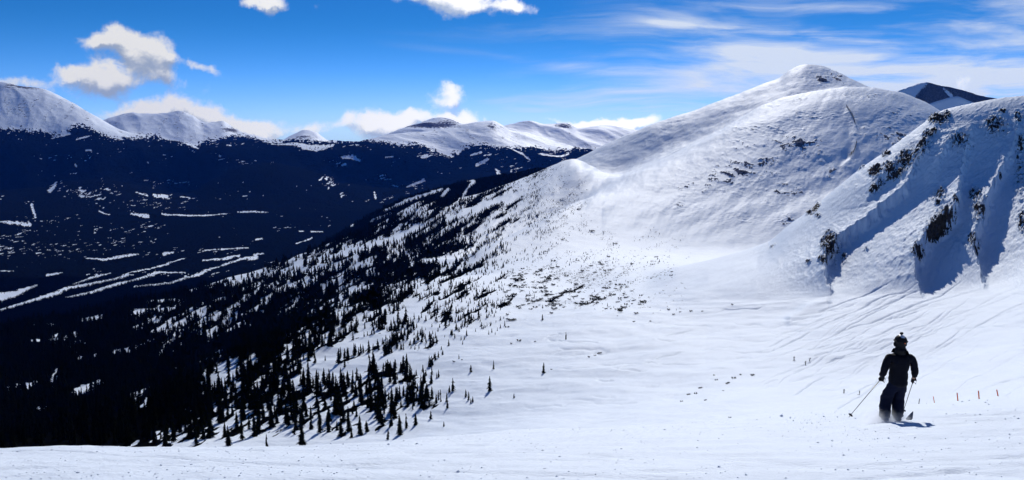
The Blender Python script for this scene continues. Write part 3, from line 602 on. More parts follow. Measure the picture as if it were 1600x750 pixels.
# the dark peak behind, upper right: its own body
def small_hill(name, crest, Y, depth, zb, mat, rockfn=None, amp=20, seed=1, n=60):
    xs = np.linspace(crest[0][0], crest[-1][0], 260); ys = pchip([c[0] for c in crest], [c[1] for c in crest], xs)
    s, t = st(xs, ys); rows = []; us = np.linspace(-1, 1, 2 * n)
    X = np.zeros((len(us), len(s))); Yy = X.copy(); Z = X.copy()
    for r, u in enumerate(us):
        yy = Y + u * depth; top = Y * t
        Yy[r] = yy; X[r] = s * Y + (yy - Y) * s; Z[r] = top - (top - zb) * (1 - (1 - abs(u)) ** 1.15)
    a = ridged(X / 260 + Yy / 500, Yy / 420, 5, seed); wgt = np.abs(us)[:, None] ** .5
    Z += amp * (a - .3) * (.12 + wgt)
    pxx, pyy = pix(X, Yy, Z); rk = rockfn(pxx, pyy, a) if rockfn else np.zeros_like(X)
    m_, k = X.shape; i = np.arange(m_ - 1)[:, None] * k + np.arange(k - 1)[None, :]
    o = link_mesh(name, np.stack([X, Yy, Z], -1).reshape(-1, 3), np.stack([i, i + 1, i + k + 1, i + k], -1).reshape(-1, 4), mat, attrs={'rock': rk, 'forest': np.zeros_like(X)})
    o['kind'] = 'structure'
    return o
small_hill('mountain_peak', [(1330, 175), (1398, 141.5), (1425, 133), (1450, 127), (1462, 130), (1480, 133), (1500, 139), (1520, 145), (1550, 151), (1620, 175)], 4600, 900, -450, MAT['mount'],
           lambda x, y, a: sst(x + (y - 130) * .9 + a * 5, 1440, 1462) * sst(a, -.2, .15) * .95, 55, 201)
small_hill('snow_ridge', [(1400, 190), (1440, 165), (1465, 156), (1495, 149), (1503, 151), (1515, 156), (1560, 168)], 3500, 500, -400, MAT['mount'], None, 14, 203)
# ------------------------------------------------------------------ trees
MAT['needles'] = pmat('spruce_needles', (.006, .008, .006), .95, .0, vary=.5, bscale=3.0)
MAT['bark'] = pmat('spruce_bark', (.035, .026, .020), .9, .05, vary=.4, bscale=8.0)
def spruce_crown(rng, h, r, tiers, spikes, base=.06, skew=.1, bare=0.0):
    """tiers of drooping ragged boughs; returns verts, tris"""
    V, F = [], []
    for k in range(tiers):
        u = k / tiers; z0 = h * (base + (1 - base) * u * .97); th = h * (1 - base) / tiers * rng.uniform(1.5, 2.0)
        rk = r * (1 - u) ** .8 * rng.uniform(.75, 1.15) + r * .04
        cx, cy = rng.uniform(-skew, skew) * rk, rng.uniform(-skew, skew) * rk
        b = len(V); V.append((cx * .3, cy * .3, min(h, z0 + th))); n = spikes * 2; a0 = rng.uniform(0, 6.28)
        for i in range(n):
            a = a0 + 2 * math.pi * i / n + rng.uniform(-.12, .12)
            q = rk * (rng.uniform(.85, 1.25) if i % 2 == 0 else rng.uniform(.38, .6)); zz = z0 - (rk * rng.uniform(.15, .42) if i % 2 == 0 else -th * .12)
            if i % 2 == 0 and rng.random() < bare: q *= .5
            V.append((cx + q * math.cos(a), cy + q * math.sin(a), max(0.0, zz)))
        for i in range(n): F.append((b, b + 1 + i, b + 1 + (i + 1) % n))
    return np.array(V), np.array(F)
def trunk_mesh(h, r, n=7):
    V, F = [], []
    zs = [-.6, 0, h * .3, h * .7, h * .98]; rr = [r * 1.3, r * 1.15, r * .8, r * .4, r * .08]
    for z, q in zip(zs, rr):
        for i in range(n): a = 2 * math.pi * i / n; V.append((q * math.cos(a), q * math.sin(a), z))
    for k in range(len(zs) - 1):
        for i in range(n): j = (i + 1) % n; F.append((k * n + i, k * n + j, (k + 1) * n + j, (k + 1) * n + i))
    return V, F
def bush_mesh(rng, blobs=9, n=120):
    """wind-pressed mat of needles: many small leaf-sized triangles over a low mound"""
    V, F = [], []
    cs = [(rng.uniform(-.8, .8), rng.uniform(-.45, .45), rng.uniform(.1, .4), rng.uniform(.22, .42)) for _ in range(blobs)]
    for (x, y, z, r) in cs:
        for _ in range(n // blobs * 3):
            a = rng.uniform(0, 6.28); e = rng.uniform(-.3, 1.5); q = r * rng.uniform(.5, 1.1)
            p = Vector((x + q * math.cos(a) * math.cos(e), y + q * math.sin(a) * math.cos(e), max(0, z + q * math.sin(e) * .9)))
            dr = Vector((math.cos(a) * .5, math.sin(a) * .5, rng.uniform(.3, 1))).normalized() * rng.uniform(.12, .26)
            sd = Vector((-math.sin(a), math.cos(a), rng.uniform(-.3, .3))) * rng.uniform(.03, .08)
            b = len(V); V += [tuple(p - sd), tuple(p + sd), tuple(p + dr)]; F.append((b, b + 1, b + 2))
    return V, F
tr = random.Random(11)
CROWNS = []
for k in range(6):
    V_, F_ = spruce_crown(tr, 1.0, tr.uniform(.15, .2), tr.randint(13, 17), tr.randint(6, 8), .05, .15, .25)
    tm = link_mesh('crown', V_, F_, MAT['needles'], smooth=False); me = tm.data; bpy.data.objects.remove(tm); CROWNS.append(me)
V_, F_ = trunk_mesh(1.0, .022)
tm = link_mesh('trunk', V_, F_, MAT['bark'], smooth=False); TRUNK = tm.data; bpy.data.objects.remove(tm)
BUSH = []
for k in range(4):
    V_, F_ = bush_mesh(tr); tm = link_mesh('foliage', V_, F_, MAT['needles'], smooth=False); me = tm.data; bpy.data.objects.remove(tm); BUSH.append(me)
V_, F_ = [], []
for k in range(5):
    a = k * 1.3; b = len(V_); c_, s_ = math.cos(a), math.sin(a)
    V_ += [(-.03, 0, -.15), (.03, 0, -.15), (0, .03, -.15), (.5 * c_, .3 * s_, .3)]; F_ += [(b, b + 1, b + 3), (b + 1, b + 2, b + 3), (b + 2, b, b + 3)]
tm = link_mesh('stem', V_, F_, MAT['bark'], smooth=False); STEM = tm.data; bpy.data.objects.remove(tm)

colx = PXf[rowK['f300']]   # screen column of each grid column, near enough
def ground_at(x, y, r0='d60', r1='crest3'):
    """the visible ground point that shows at pixel (x, y)"""
    j = int(np.argmin(np.abs(PXf[rowK['hm']] - x))); best = None
    a, b = rowK[r0], rowK[r1]
    for _ in range(2):
        yy = PYf[a:b, j]; v = VIS[a:b, j]; e = np.abs(yy - y) + np.where(v, 0, 1e4); i = int(np.argmin(e)) + a
        j = int(np.clip(j + round((x - PXf[i, j]) / max(.2, PXf[i, min(j + 1, NC - 1)] - PXf[i, j])), 0, NC - 1))
    return np.array([TX[i, j], TY[i, j], TZf[i, j]]), i, j
def make_tree(p, hgt, k, label, group, wide=1.0):
    o = empty('spruce_tree', p, label, 'tree', group, tr.uniform(0, 6.28))
    for nm, me in (('crown', CROWNS[k % len(CROWNS)]), ('trunk', TRUNK)):
        c = bpy.data.objects.new(nm, me); COL.objects.link(c); c.parent = o
        c.scale = (hgt * (wide if nm == 'crown' else 1),) * 2 + (hgt,)
    return o
def make_bush(p, w, hgt, k, label, group):
    o = empty('conifer_shrub', p, label, 'shrub', group, tr.uniform(-.4, .4))
    for nm, me in (('foliage', BUSH[k % len(BUSH)]), ('stem', STEM)):
        c = bpy.data.objects.new(nm, me); COL.objects.link(c); c.parent = o; c.scale = (w / 2, w / 2, hgt)
    return o
# trees that stand alone, each with its own label: (x, y foot, height px, wide, label)
LONE = [
 (765, 611, 25, 1.15, 'tallest of the few dark spruces standing alone on the open snow in mid slope'),
 (736, 581, 12, 1.5, 'stubby leaning spruce on open snow, left of the slim one and above the tall one'),
 (771, 577, 15, 1.0, 'slim pointed spruce on open snow directly above the tall lone one'),
 (849, 583, 18, 1.35, 'broad dark cone-shaped spruce alone on open snow with a tiny bush at its right'),
 (884, 531, 13, 1.0, 'thin solitary spruce on open snow above and right of the broad one'),
 (733, 625, 15, 1.1, 'left spruce of the touching pair below the tall lone one'),
 (738, 628, 10, 1.3, 'right, shorter spruce of the touching pair below the tall lone one'),
 (803, 622, 8, 1.5, 'small squat spruce low on the snow right of the tall lone one'),
 (847, 500, 10, 1.5, 'small dark spruce by itself beneath the belt of scrub in the basin'),
 (624, 661, 16, 1.1, 'lowest spruce at the right foot of the near stand, casting a long streak of shade'),
 (609, 668, 13, 1.0, 'thin low spruce just left of the lowest one at the foot of the near stand'),
 (590, 655, 42, .85, 'tall slim spruce rising highest from the lower edge of the near stand'),
 (549, 684, 22, 1.1, 'dark spruce at the bottom rim of the near stand just over the foreground snow'),
 (645, 640, 10, 1.1, 'small spruce on open snow at the right fringe of the near stand'),
 (672, 634, 11, 1.3, 'squat spruce outermost at the right tip of the near stand'),
 (507, 600, 27, 1.35, 'thick spruce with a long shadow alone in the clearing left of the near stand'),
 (539, 574, 15, 1.0, 'slender spruce standing apart under the upper groves'),
 (485, 558, 24, .95, 'slim spruce on the left edge of the clear snow between the two stands')]
for (x, y, hp, wd_, lab) in LONE:
    p, i, j = ground_at(x, y); make_tree(p, hp * p[1] / FPX * 1.02, tr.randint(0, 5), lab, None, wd_)
# the rest, sampled by cover
rg_ = np.random.default_rng(5)
a, b = rowK['crest0'] + 20, rowK['back3'] - 12
hm_a = np.interp(PX2, [-100, 300, 450, 550, 620, 700, 900, 1100], [17, 13, 9.5, 7.0, 5.6, 3.9, 2.0, 1.7])
hm_b = np.interp(PX2, [-100, 300, 500, 600, 700, 900], [15, 12.5, 10.5, 8.5, 4.5, 2.0])
hm_y = hm_a + (hm_b - hm_a) * sst(PY2, 545, 590)
farH = np.interp(PX2, [-100, 500, 620, 700, 760, 830, 900], [16, 14, 11.5, 9, 6, 3.4, 2.6])
HT = np.where(rix >= rowK['dip1'], farH, hm_y)
HT = np.where((rix >= rowK['dip2']) & (PX2 < 450), 7.0, HT)
area = np.abs(np.gradient(PXf, axis=1) * np.gradient(PYf, axis=0))
hpx = HT / TY * FPX; wpx = hpx * np.where(HT < 5, .8, .36)
cov = np.clip(DENSITY, 0, .985)
lamb = -np.log(1 - cov) * area / (hpx * wpx * .43)
ok_ = np.zeros_like(lamb, bool); ok_[a:b] = True
ok_ &= VIS | (np.roll(VIS, -6, 0)) ; ok_ &= (np.abs(PXf - 800) < 860) & (PYf < 760)
lamb = np.where(ok_, lamb, 0)
num = rg_.poisson(np.minimum(lamb, 4))
ii, jj = np.nonzero(num); reps = num[ii, jj]; ii = np.repeat(ii, reps); jj = np.repeat(jj, reps)
jx = rg_.uniform(-.5, .5, len(ii)); jy = rg_.uniform(-.5, .5, len(ii))
def bil(A):
    j2 = np.clip(jj + np.sign(jx).astype(int), 0, NC - 1); i2 = np.clip(ii + np.sign(jy).astype(int), 0, NR - 1)
    return A[ii, jj] + (A[ii, j2] - A[ii, jj]) * np.abs(jx) + (A[i2, jj] - A[ii, jj]) * np.abs(jy)
tx, ty, tz = bil(TX), bil(TY), bil(TZf)
tx = tx + 0; th = HT[ii, jj] * rg_.lognormal(-.12, .34, len(ii)); th = np.clip(th * .84, 1.0, 24); th = np.minimum(th, 44 * ty / FPX)
tpx, tpy = PXf[ii, jj], PYf[ii, jj]
bushy = ((ii < rowK['dip1']) & (tpx > 790) & (rg_.random(len(ii)) < .85)) | ((ii >= rowK['dip1']) & (tpx > 850) & (rg_.random(len(ii)) < .6))
vis_t = VIS[ii, jj]
size = th / ty * FPX
print('trees', len(ii), 'bushes', int(bushy.sum()))
order = np.argsort(-np.where(bushy | ~vis_t, 0, size)); own = order[:300 - len(LONE)]
def region(x, y, Y):
    if Y > 1300: return 'dark spruce in the timber of the middle flank', 'spruces of the middle flank'
    if Y > 800: return 'dark spruce in the forest beyond the near slope', 'spruces beyond the near slope'
    if y < 560 and x > 470: return 'dark spruce in the upper groves on the near snow slope', 'spruces of the upper groves'
    if x > 430: return 'tall dark spruce in the near stand, shadow streaking left down the snow', 'spruces of the near stand'
    if x > 230: return 'dark spruce at the lower left edge of the forest over streaked snow', 'spruces at the lower left forest edge'
    return 'black spruce in the closed forest at far left, over the foreground snow', 'spruces of the closed left forest'
for q in own:
    lab, grp = region(tpx[q], tpy[q], ty[q])
    make_tree((tx[q], ty[q], tz[q] - .1), th[q], int(rg_.integers(0, 6)), lab, grp, rg_.uniform(.85, 1.3))
used = np.zeros(len(ii), bool); used[own] = True
border = np.argsort(-np.where(bushy & vis_t, size, 0)); nb_ = min(230, int((bushy & vis_t).sum())); ob = border[:nb_]
def bregion(x, y):
    if x < 830: return 'dark mat of scrub conifer among the highest shrubs of the near slope', 'scrub at the top of the near slope'
    if y < 400: return 'low dark scrub conifer on the snow rib left of the basin', 'scrub on the rib left of the basin'
    if x > 1000: return 'small dark scrub conifer on the line running up to the right side of the basin', 'scrub line right of the basin'
    return 'low dark scrub conifer in the belt across the white basin floor', 'scrub belt across the basin floor'
for q in ob:
    lab, grp = bregion(tpx[q], tpy[q]); w_ = th[q] * rg_.uniform(.9, 2.2)
    make_bush((tx[q], ty[q], tz[q] - .05), w_, th[q] * rg_.uniform(.5, .9), int(rg_.integers(0, 4)), lab, grp)
used[ob] = True
# named small clumps lower on the slope
CL_B = [(710, 566, 9, 'small dark shrub on open snow above the stubby lone spruce'), (722, 563, 5, 'tiny shrub at the right of the small shrub above the lone spruces'), (937, 553, 9, 'dark shrub at the right end of the short row in mid slope'), (930, 556, 5, 'middle shrub of the short row in mid slope'), (921, 559, 7, 'pale-twigged shrub at the left end of the short row in mid slope'),
        (862, 577, 5, 'tiny bush close to the right of the broad lone spruce'), (811, 534, 9, 'dark shrub between two specks above the lone spruces'), (800, 538, 5, 'tiny shrub left of the dark one above the lone spruces'), (836, 534, 5, 'tiny shrub right of the dark one above the lone spruces'),
        (1140, 658, 7, 'lone dark shrub on the low snow left of the skier'), (1095, 607, 8, 'dark shrub highest on the left of the scattered patch in mid slope'), (1076, 617, 8, 'dark shrub left of the middle in the scattered patch'), (1087, 616, 6, 'narrow shrub beside the dark ones of the scattered patch'), (1065, 628, 8, 'lowest shrub at the left corner of the scattered patch'), (1102, 626, 6, 'small shrub at the lower edge of the scattered patch'),
        (1120, 594, 6, 'dark shrub on the upper rim of the scattered patch'), (1116, 586, 5, 'topmost pair-sized shrub of the scattered patch'), (1137, 600, 9, 'twiggy shrub in the middle of the scattered patch'), (1146, 592, 8, 'twiggy shrub high in the scattered patch'), (1158, 586, 5, 'small shrub right of the twiggy one in the scattered patch'), (1176, 587, 8, 'rightmost shrub of the scattered patch'), (1130, 611, 5, 'small lone shrub under the twiggy ones of the scattered patch'),
        (1045, 485, 8, 'dark shrub at the upper left of the row under the basin lip'), (1052, 492, 8, 'dark shrub in the middle of the row under the basin lip'), (1063, 488, 6, 'round shrub in the middle right of the row under the basin lip'), (1080, 487, 7, 'pale twiggy shrub at the right of the row under the basin lip'), (1097, 487, 4, 'speck-like shrub at the far right of the row under the basin lip'), (990, 503, 6, 'shrub low at the left of the row under the basin lip'), (1145, 477, 6, 'shrub on the crest of the small snow rise left of the rocky ridge'), (885, 456, 9, 'largest dark mat of shrub in the belt across the basin'), (1016, 502, 5, 'small shrub halfway along the row under the basin lip')]
for (x, y, w_, lab) in CL_B:
    p, i, j = ground_at(x, y); wm = .8 * w_ * p[1] / FPX * tr.uniform(.75, 1.2)
    make_bush(p - np.array([0, 0, .03]), wm * 1.05, wm * (.9 if 'narrow' in lab else .6), tr.randint(0, 3), lab, None)
# everything else: one mass each
def mass(name, idx, tiers, spikes, kinds, wide, label, bush=False):
    VV, FF = [], []; off = 0
    lib = []
    for k in range(kinds):
        if bush:
            V_, F_ = bush_mesh(tr, 4, 16); V_ = np.array(V_) * np.array([.8, .8, .8]); F_ = np.array(F_)
        else: V_, F_ = spruce_crown(tr, 1.0, wide, tiers, spikes, .03, .2, .2)
        lib.append((V_, F_))
    kk = rg_.integers(0, kinds, len(idx)); an = rg_.uniform(0, 6.28, len(idx))
    for k in range(kinds):
        s_ = idx[kk == k]; a_ = an[kk == k]
        if not len(s_): continue
        V_, F_ = lib[k]; c, s = np.cos(a_)[:, None], np.sin(a_)[:, None]; hh = th[s_][:, None]; ww = hh * rg_.uniform(.8, 1.3, len(s_))[:, None]
        X = tx[s_][:, None] + (V_[:, 0] * c - V_[:, 1] * s) * ww; Y = ty[s_][:, None] + (V_[:, 0] * s + V_[:, 1] * c) * ww; Z = tz[s_][:, None] - .1 + V_[:, 2] * hh
        VV.append(np.stack([X, Y, Z], -1).reshape(-1, 3)); n = len(V_)
        FF.append((F_[None] + (np.arange(len(s_)) * n)[:, None, None]).reshape(-1, 3) + off); off += n * len(s_)
    o = link_mesh(name, np.concatenate(VV), np.concatenate(FF), MAT['needles'], smooth=False); o['kind'] = 'stuff'
    return o
rest = ~used
idx = np.nonzero(rest & ~bushy & (ty < 900))[0]; mass('forest', idx, 8, 5, 6, .19, '')
idx = np.nonzero(rest & ~bushy & (ty >= 900))[0]; mass('forest', idx, 4, 4, 5, .2, '')
idx = np.nonzero(rest & bushy)[0]; mass('shrubbery', idx, 3, 4, 4, .3, '', bush=True)
# ------------------------------------------------------------------ people
MAT['jacket'] = pmat('jacket_cloth', (.005, .006, .012), .8, .1, bump=.006, bscale=14, vary=.2)
MAT['trousers'] = pmat('trouser_cloth', (.006, .009, .026), .8, .1, bump=.008, bscale=11, vary=.2)
MAT['skin'] = pmat('skin', (.42, .26, .19), .6, .3)
MAT['black'] = pmat('black_plastic', (.008, .008, .010), .6, .15)
MAT['glove'] = pmat('glove_leather', (.012, .012, .013), .7, .2, bump=.003, bscale=40)
MAT['white'] = pmat('white_plastic', (.8, .8, .8), .4, .4)
MAT['orange'] = pmat('orange_plastic', (.85, .16, .03), .5, .3)
MAT['pole_orange'] = pmat('faded_orange', (.75, .13, .03), .7, .1)
MAT['metal'] = pmat('pole_metal', (.16, .15, .10), .35, .5, .7)
MAT['ski'] = pmat('ski_top', (.03, .05, .09), .3, .5)
MAT['snowlump'] = pmat('loose_snow', (.82, .86, .92), .7, .15, bump=.01, bscale=30)

def skin_mesh(name, joints, edges, mat, parent=None, sub=2, root=0):
    """joints: (x, y, z, rx, ry); edges: pairs -> one continuous skinned surface"""
    me = bpy.data.meshes.new(name); me.from_pydata([j[:3] for j in joints], edges, [])
    o = bpy.data.objects.new(name, me); COL.objects.link(o)
    sk = o.modifiers.new('skin', 'SKIN'); sk.use_smooth_shade = True; sk.branch_smoothing = .6
    for i, j in enumerate(joints):
        v = me.skin_vertices[0].data[i]; v.radius = (j[3], j[4] if len(j) > 4 else j[3]); v.use_root = (i == root)
    ss = o.modifiers.new('sub', 'SUBSURF'); ss.levels = ss.render_levels = sub
    dg = bpy.context.evaluated_depsgraph_get(); dg.update()
    new = bpy.data.meshes.new_from_object(o.evaluated_get(dg)); o.modifiers.clear(); o.data = new
    bpy.data.meshes.remove(me); new.name = name
    new.materials.clear(); new.materials.append(mat)
    for p in new.polygons: p.use_smooth = True
    if parent is not None: o.parent = parent
    return o
def bm_obj(name, bm, mat, parent=None, smooth=True):
    me = bpy.data.meshes.new(name); bm.normal_update(); bm.to_mesh(me); bm.free()
    me.materials.append(mat)
    for p in me.polygons: p.use_smooth = smooth
    o = bpy.data.objects.new(name, me); COL.objects.link(o)
    if parent is not None: o.parent = parent
    return o
def ball(bm, c, r, seg=16, rings=10, keep=None):
    ret = bmesh.ops.create_uvsphere(bm, u_segments=seg, v_segments=rings, radius=1.0)
    for v in ret['verts']: v.co = Vector((v.co.x * r[0] + c[0], v.co.y * r[1] + c[1], v.co.z * r[2] + c[2]))
    if keep: bmesh.ops.delete(bm, geom=[v for v in ret['verts'] if not keep(v.co)], context='VERTS')
def tube(bm, pts, rad, n=8, cap=True):
    pts = [Vector(p) for p in pts]; rings = []
    for i, p in enumerate(pts):
        d = (pts[min(i + 1, len(pts) - 1)] - pts[max(i - 1, 0)]).normalized(); a = d.orthogonal().normalized(); b = d.cross(a)
        q = rad[i] if hasattr(rad, '__len__') else rad
        rings.append([bm.verts.new(p + (a * math.cos(2 * math.pi * k / n) + b * math.sin(2 * math.pi * k / n)) * q) for k in range(n)])
    for r0, r1 in zip(rings, rings[1:]):
        for k in range(n): bm.faces.new((r0[k], r0[(k + 1) % n], r1[(k + 1) % n], r1[k]))
    if cap: bm.faces.new(rings[0][::-1]); bm.faces.new(rings[-1])

# -- the skier in front, seen from behind.  local axes: x right, y away from the camera, z up; origin on the snow between the boots
PXM = .0123
gp, gi, gj = ground_at(1399, 658, 'g1', 'd60')
KS = 1.045
SK = empty('person', gp, 'skier in black jacket, navy trousers and helmet, seen from behind, on the foreground snow', 'skier', None, 0)
SK.scale = (KS, KS, KS)
def L(x, y, dy=0.0):   # photo pixel -> local point
    return ((x - 1399) * PXM, dy, (664 - y) * PXM)
hipz = .84
J = [ # body joints
 (.02, .02, .90, .12, .09), (.02, .03, 1.08, .11, .085), (.02, .02, 1.28, .12, .09), (.03, .01, 1.42, .075, .065), (.03, .03, 1.50, .06, .06), (.03, .05, 1.60, .078, .092), (.03, .05, 1.68, .06, .07),
 (-.16, .02, 1.32, .055, .055), (-.25, -.02, 1.12, .048, .048), (-.275, .08, .93, .034, .034), (-.275, .12, .875, .03, .02),
 (.20, .02, 1.31, .055, .055), (.29, -.02, 1.10, .048, .048), (.345, .06, .89, .034, .034), (.36, .10, .84, .03, .02),
 (-.085, .03, .74, .08, .08), (-.145, .12, .46, .062, .062), (-.20, .0, .14, .045, .045), (-.20, .12, .08, .04, .035),
 (.105, .03, .74, .08, .08), (.095, .14, .46, .062, .062), (.055, .0, .16, .045, .045), (.055, .12, .10, .04, .035)]
E = [(0, 1), (1, 2), (2, 3), (3, 4), (4, 5), (5, 6), (2, 7), (7, 8), (8, 9), (9, 10), (2, 11), (11, 12), (12, 13), (13, 14), (0, 15), (15, 16), (16, 17), (17, 18), (0, 19), (19, 20), (20, 21), (21, 22)]
body = skin_mesh('body', J, E, MAT['skin'], SK)
# face: brow, nose, lips, chin and ears pressed out of the head, on the far side
bmh = bmesh.new(); bmh.from_mesh(body.data)
for c, r in (((.03, .155, 1.595), (.014, .022, .024)), ((.03, .142, 1.56), (.026, .012, .007)), ((.03, .135, 1.527), (.026, .022, .018)), ((-.062, .05, 1.595), (.012, .02, .03)), ((.122, .05, 1.595), (.012, .02, .03))): ball(bmh, c, r, 10, 8)
bmh.to_mesh(body.data); bmh.free()
for p in body.data.polygons: p.use_smooth = True
bm = bmesh.new()
for sx_ in (-.03, .03): ball(bm, (.03 + sx_, .138, 1.622), (.012, .010, .008), 10, 6)
bm_obj('eye', bm, MAT['white'], body)
jk = [(.01, .02, .70, .24, .18), (.015, .02, .88, .238, .18), (.02, .03, 1.08, .242, .175), (.02, .02, 1.26, .258, .17), (.025, .02, 1.38, .16, .125), (.03, .035, 1.50, .10, .10),
      (-.185, .02, 1.325, .115, .11), (-.255, .0, 1.21, .085, .085), (-.285, -.03, 1.07, .076, .076), (-.295, .03, .975, .066, .066), (-.285, .08, .915, .056, .056),
      (.235, .02, 1.315, .115, .11), (.29, .0, 1.20, .085, .085), (.315, -.03, 1.06, .078, .078), (.34, .02, .96, .066, .066), (.355, .06, .895, .055, .055)]
jo = skin_mesh('jacket', jk, [(0, 1), (1, 2), (2, 3), (3, 4), (4, 5), (3, 6), (6, 7), (7, 8), (8, 9), (9, 10), (3, 11), (11, 12), (12, 13), (13, 14), (14, 15)], MAT['jacket'], SK, 3)
tj = [(.02, .02, 1.0, .18, .13), (.01, .02, .78, .20, .145), (-.09, .03, .69, .125, .125), (-.125, .09, .56, .125, .12), (-.145, .12, .45, .125, .12), (-.18, .08, .30, .125, .12), (-.205, .03, .15, .12, .12), (-.21, .02, .04, .11, .11),
      (.11, .03, .69, .12, .125), (.105, .10, .56, .12, .12), (.09, .13, .45, .12, .12), (.075, .08, .30, .12, .12), (.06, .03, .16, .112, .115), (.055, .02, .05, .105, .11)]
tro = skin_mesh('trousers', tj, [(0, 1), (1, 2), (2, 3), (3, 4), (4, 5), (5, 6), (6, 7), (1, 8), (8, 9), (9, 10), (10, 11), (11, 12), (12, 13)], MAT['trousers'], SK, 3)
for ob, am in ((jo, .012), (tro, .014)):   # folds in the cloth
    n_ = len(ob.data.vertices); co = np.zeros(n_ * 3); ob.data.vertices.foreach_get('co', co); co = co.reshape(-1, 3)
    no = np.zeros(n_ * 3); ob.data.vertices.foreach_get('normal', no); no = no.reshape(-1, 3)
    f = fbm(co[:, 0] * 7 + co[:, 1] * 5, co[:, 2] * 11 + co[:, 1] * 3, 3, 300) * am * 1.6
    co += no * f[:, None]; ob.data.vertices.foreach_set('co', co.ravel()); ob.data.update()
# collar and hem
bm = bmesh.new(); tube(bm, [(.03 + .088 * math.cos(a), .03 + .082 * math.sin(a), 1.475) for a in np.linspace(0, 2 * math.pi, 20)], .026, 8, False); bm_obj('collar', bm, MAT['jacket'], jo)
bm = bmesh.new(); tube(bm, [(.03, .03, 1.34), (.03, .03, 1.42), (.03, .035, 1.48), (.03, .045, 1.54), (.03, .055, 1.61)], [.10, .105, .098, .092, .094], 20, False); bm_obj('neck_warmer', bm, MAT['glove'], SK)
# helmet with goggle strap and a small camera on top
bm = bmesh.new(); ball(bm, (.03, .045, 1.645), (.113, .135, .118), 28, 18, lambda c: c.z > 1.615 - (.05 if c.y < .06 else 0)); he = bm_obj('helmet', bm, MAT['black'], SK)
bm = bmesh.new(); ball(bm, (.03, .045, 1.648), (.117, .139, .120), 28, 18, lambda c: abs(c.x - .03) < .055 and c.z > 1.725); bm_obj('helmet_stripe', bm, MAT['white'], he)
for sx_ in (-1, 1):
    bm = bmesh.new(); ball(bm, (.03 + sx_ * .105, .06, 1.575), (.022, .045, .05), 12, 8); bm_obj('ear_pad', bm, MAT['black'], he)
bm = bmesh.new(); bmesh.ops.create_cube(bm, size=1.0)
for v in bm.verts: v.co = Vector((v.co.x * .060 + .03, v.co.y * .035 + .03, v.co.z * .044 + 1.80))
bmesh.ops.bevel(bm, geom=bm.edges[:], offset=.006, segments=2, affect='EDGES'); tube(bm, [(.03, .03, 1.755), (.03, .03, 1.785)], .014, 8); bm_obj('helmet_camera', bm, MAT['black'], he)
bm = bmesh.new(); tube(bm, [(.03 + .118 * math.cos(a), .045 + .139 * math.sin(a), 1.645) for a in np.linspace(0, 2 * math.pi, 28)], .012, 6, False); st_ = bm_obj('goggle_strap', bm, MAT['black'], SK)
bm = bmesh.new(); ball(bm, (.045, -.105, 1.628), (.013, .006, .010), 10, 6); bm_obj('strap_spot', bm, MAT['orange'], st_)  # small orange spot on the back of the strap
bm = bmesh.new(); ball(bm, (.03, .155, 1.625), (.085, .035, .045), 18, 10); bm_obj('goggles', bm, MAT['black'], SK)
# gloves: palm, four bent fingers and a thumb closed round the grip
def glove(px_, py_, pz_, side, grip):
    P0 = Vector((px_, py_, pz_)); g = Vector(grip).normalized(); fwd = Vector((0, 1, 0)); fwd = (fwd - g * fwd.dot(g)).normalized(); out = g.cross(fwd) * side
    root = len([0]); js = [tuple(P0 - fwd * .02 - g * .01) + (.036, .045), tuple(P0 - fwd * .05 + Vector((0, 0, .045))) + (.040, .040), tuple(P0 + out * .022) + (.034, .040)]; ed = [(0, 1), (0, 2)]
    o = skin_mesh('glove', js, ed, MAT['glove'], SK, 2)
    bmg = bmesh.new(); bmg.from_mesh(o.data)
    for k, ln in enumerate((.9, 1.0, .95, .78)):
        b0 = P0 + g * (.036 - .024 * k) + out * .026
        tube(bmg, [b0 - fwd * .012, b0 + fwd * .028 * ln, b0 + fwd * .046 * ln - out * .022, b0 + fwd * .036 * ln - out * .048, b0 + fwd * .012 - out * .052], [.0135, .0135, .0125, .0115, .009], 8)
    t0 = P0 + g * .038 - out * .012; tube(bmg, [t0 - fwd * .03, t0 + fwd * .006 + g * .012 - out * .014, t0 + fwd * .032 + g * .006 - out * .004, t0 + fwd * .045 + out * .010], [.016, .0145, .0125, .010], 8)
    bmg.to_mesh(o.data); bmg.free()
    for p in o.data.polygons: p.use_smooth = True
HL, HR = Vector((-.275, .11, .855)), Vector((.365, .10, .82))
tipL, tipR = Vector(L(1314, 650, -.25)), Vector(L(1419.5, 657, .22))
glove(*HL, -1, (HL - tipL)); glove(*HR, 1, (HR - tipR))
# boots
for cx_, cz_ in ((-.20, 0), (.055, 0)):
    bm = bmesh.new(); ball(bm, (cx_, .05, .055), (.055, .15, .055), 16, 10); tube(bm, [(cx_, -.01, .04), (cx_, .0, .16), (cx_, .02, .24)], [.062, .062, .066], 12); bm_obj('boot', bm, MAT['black'], SK)
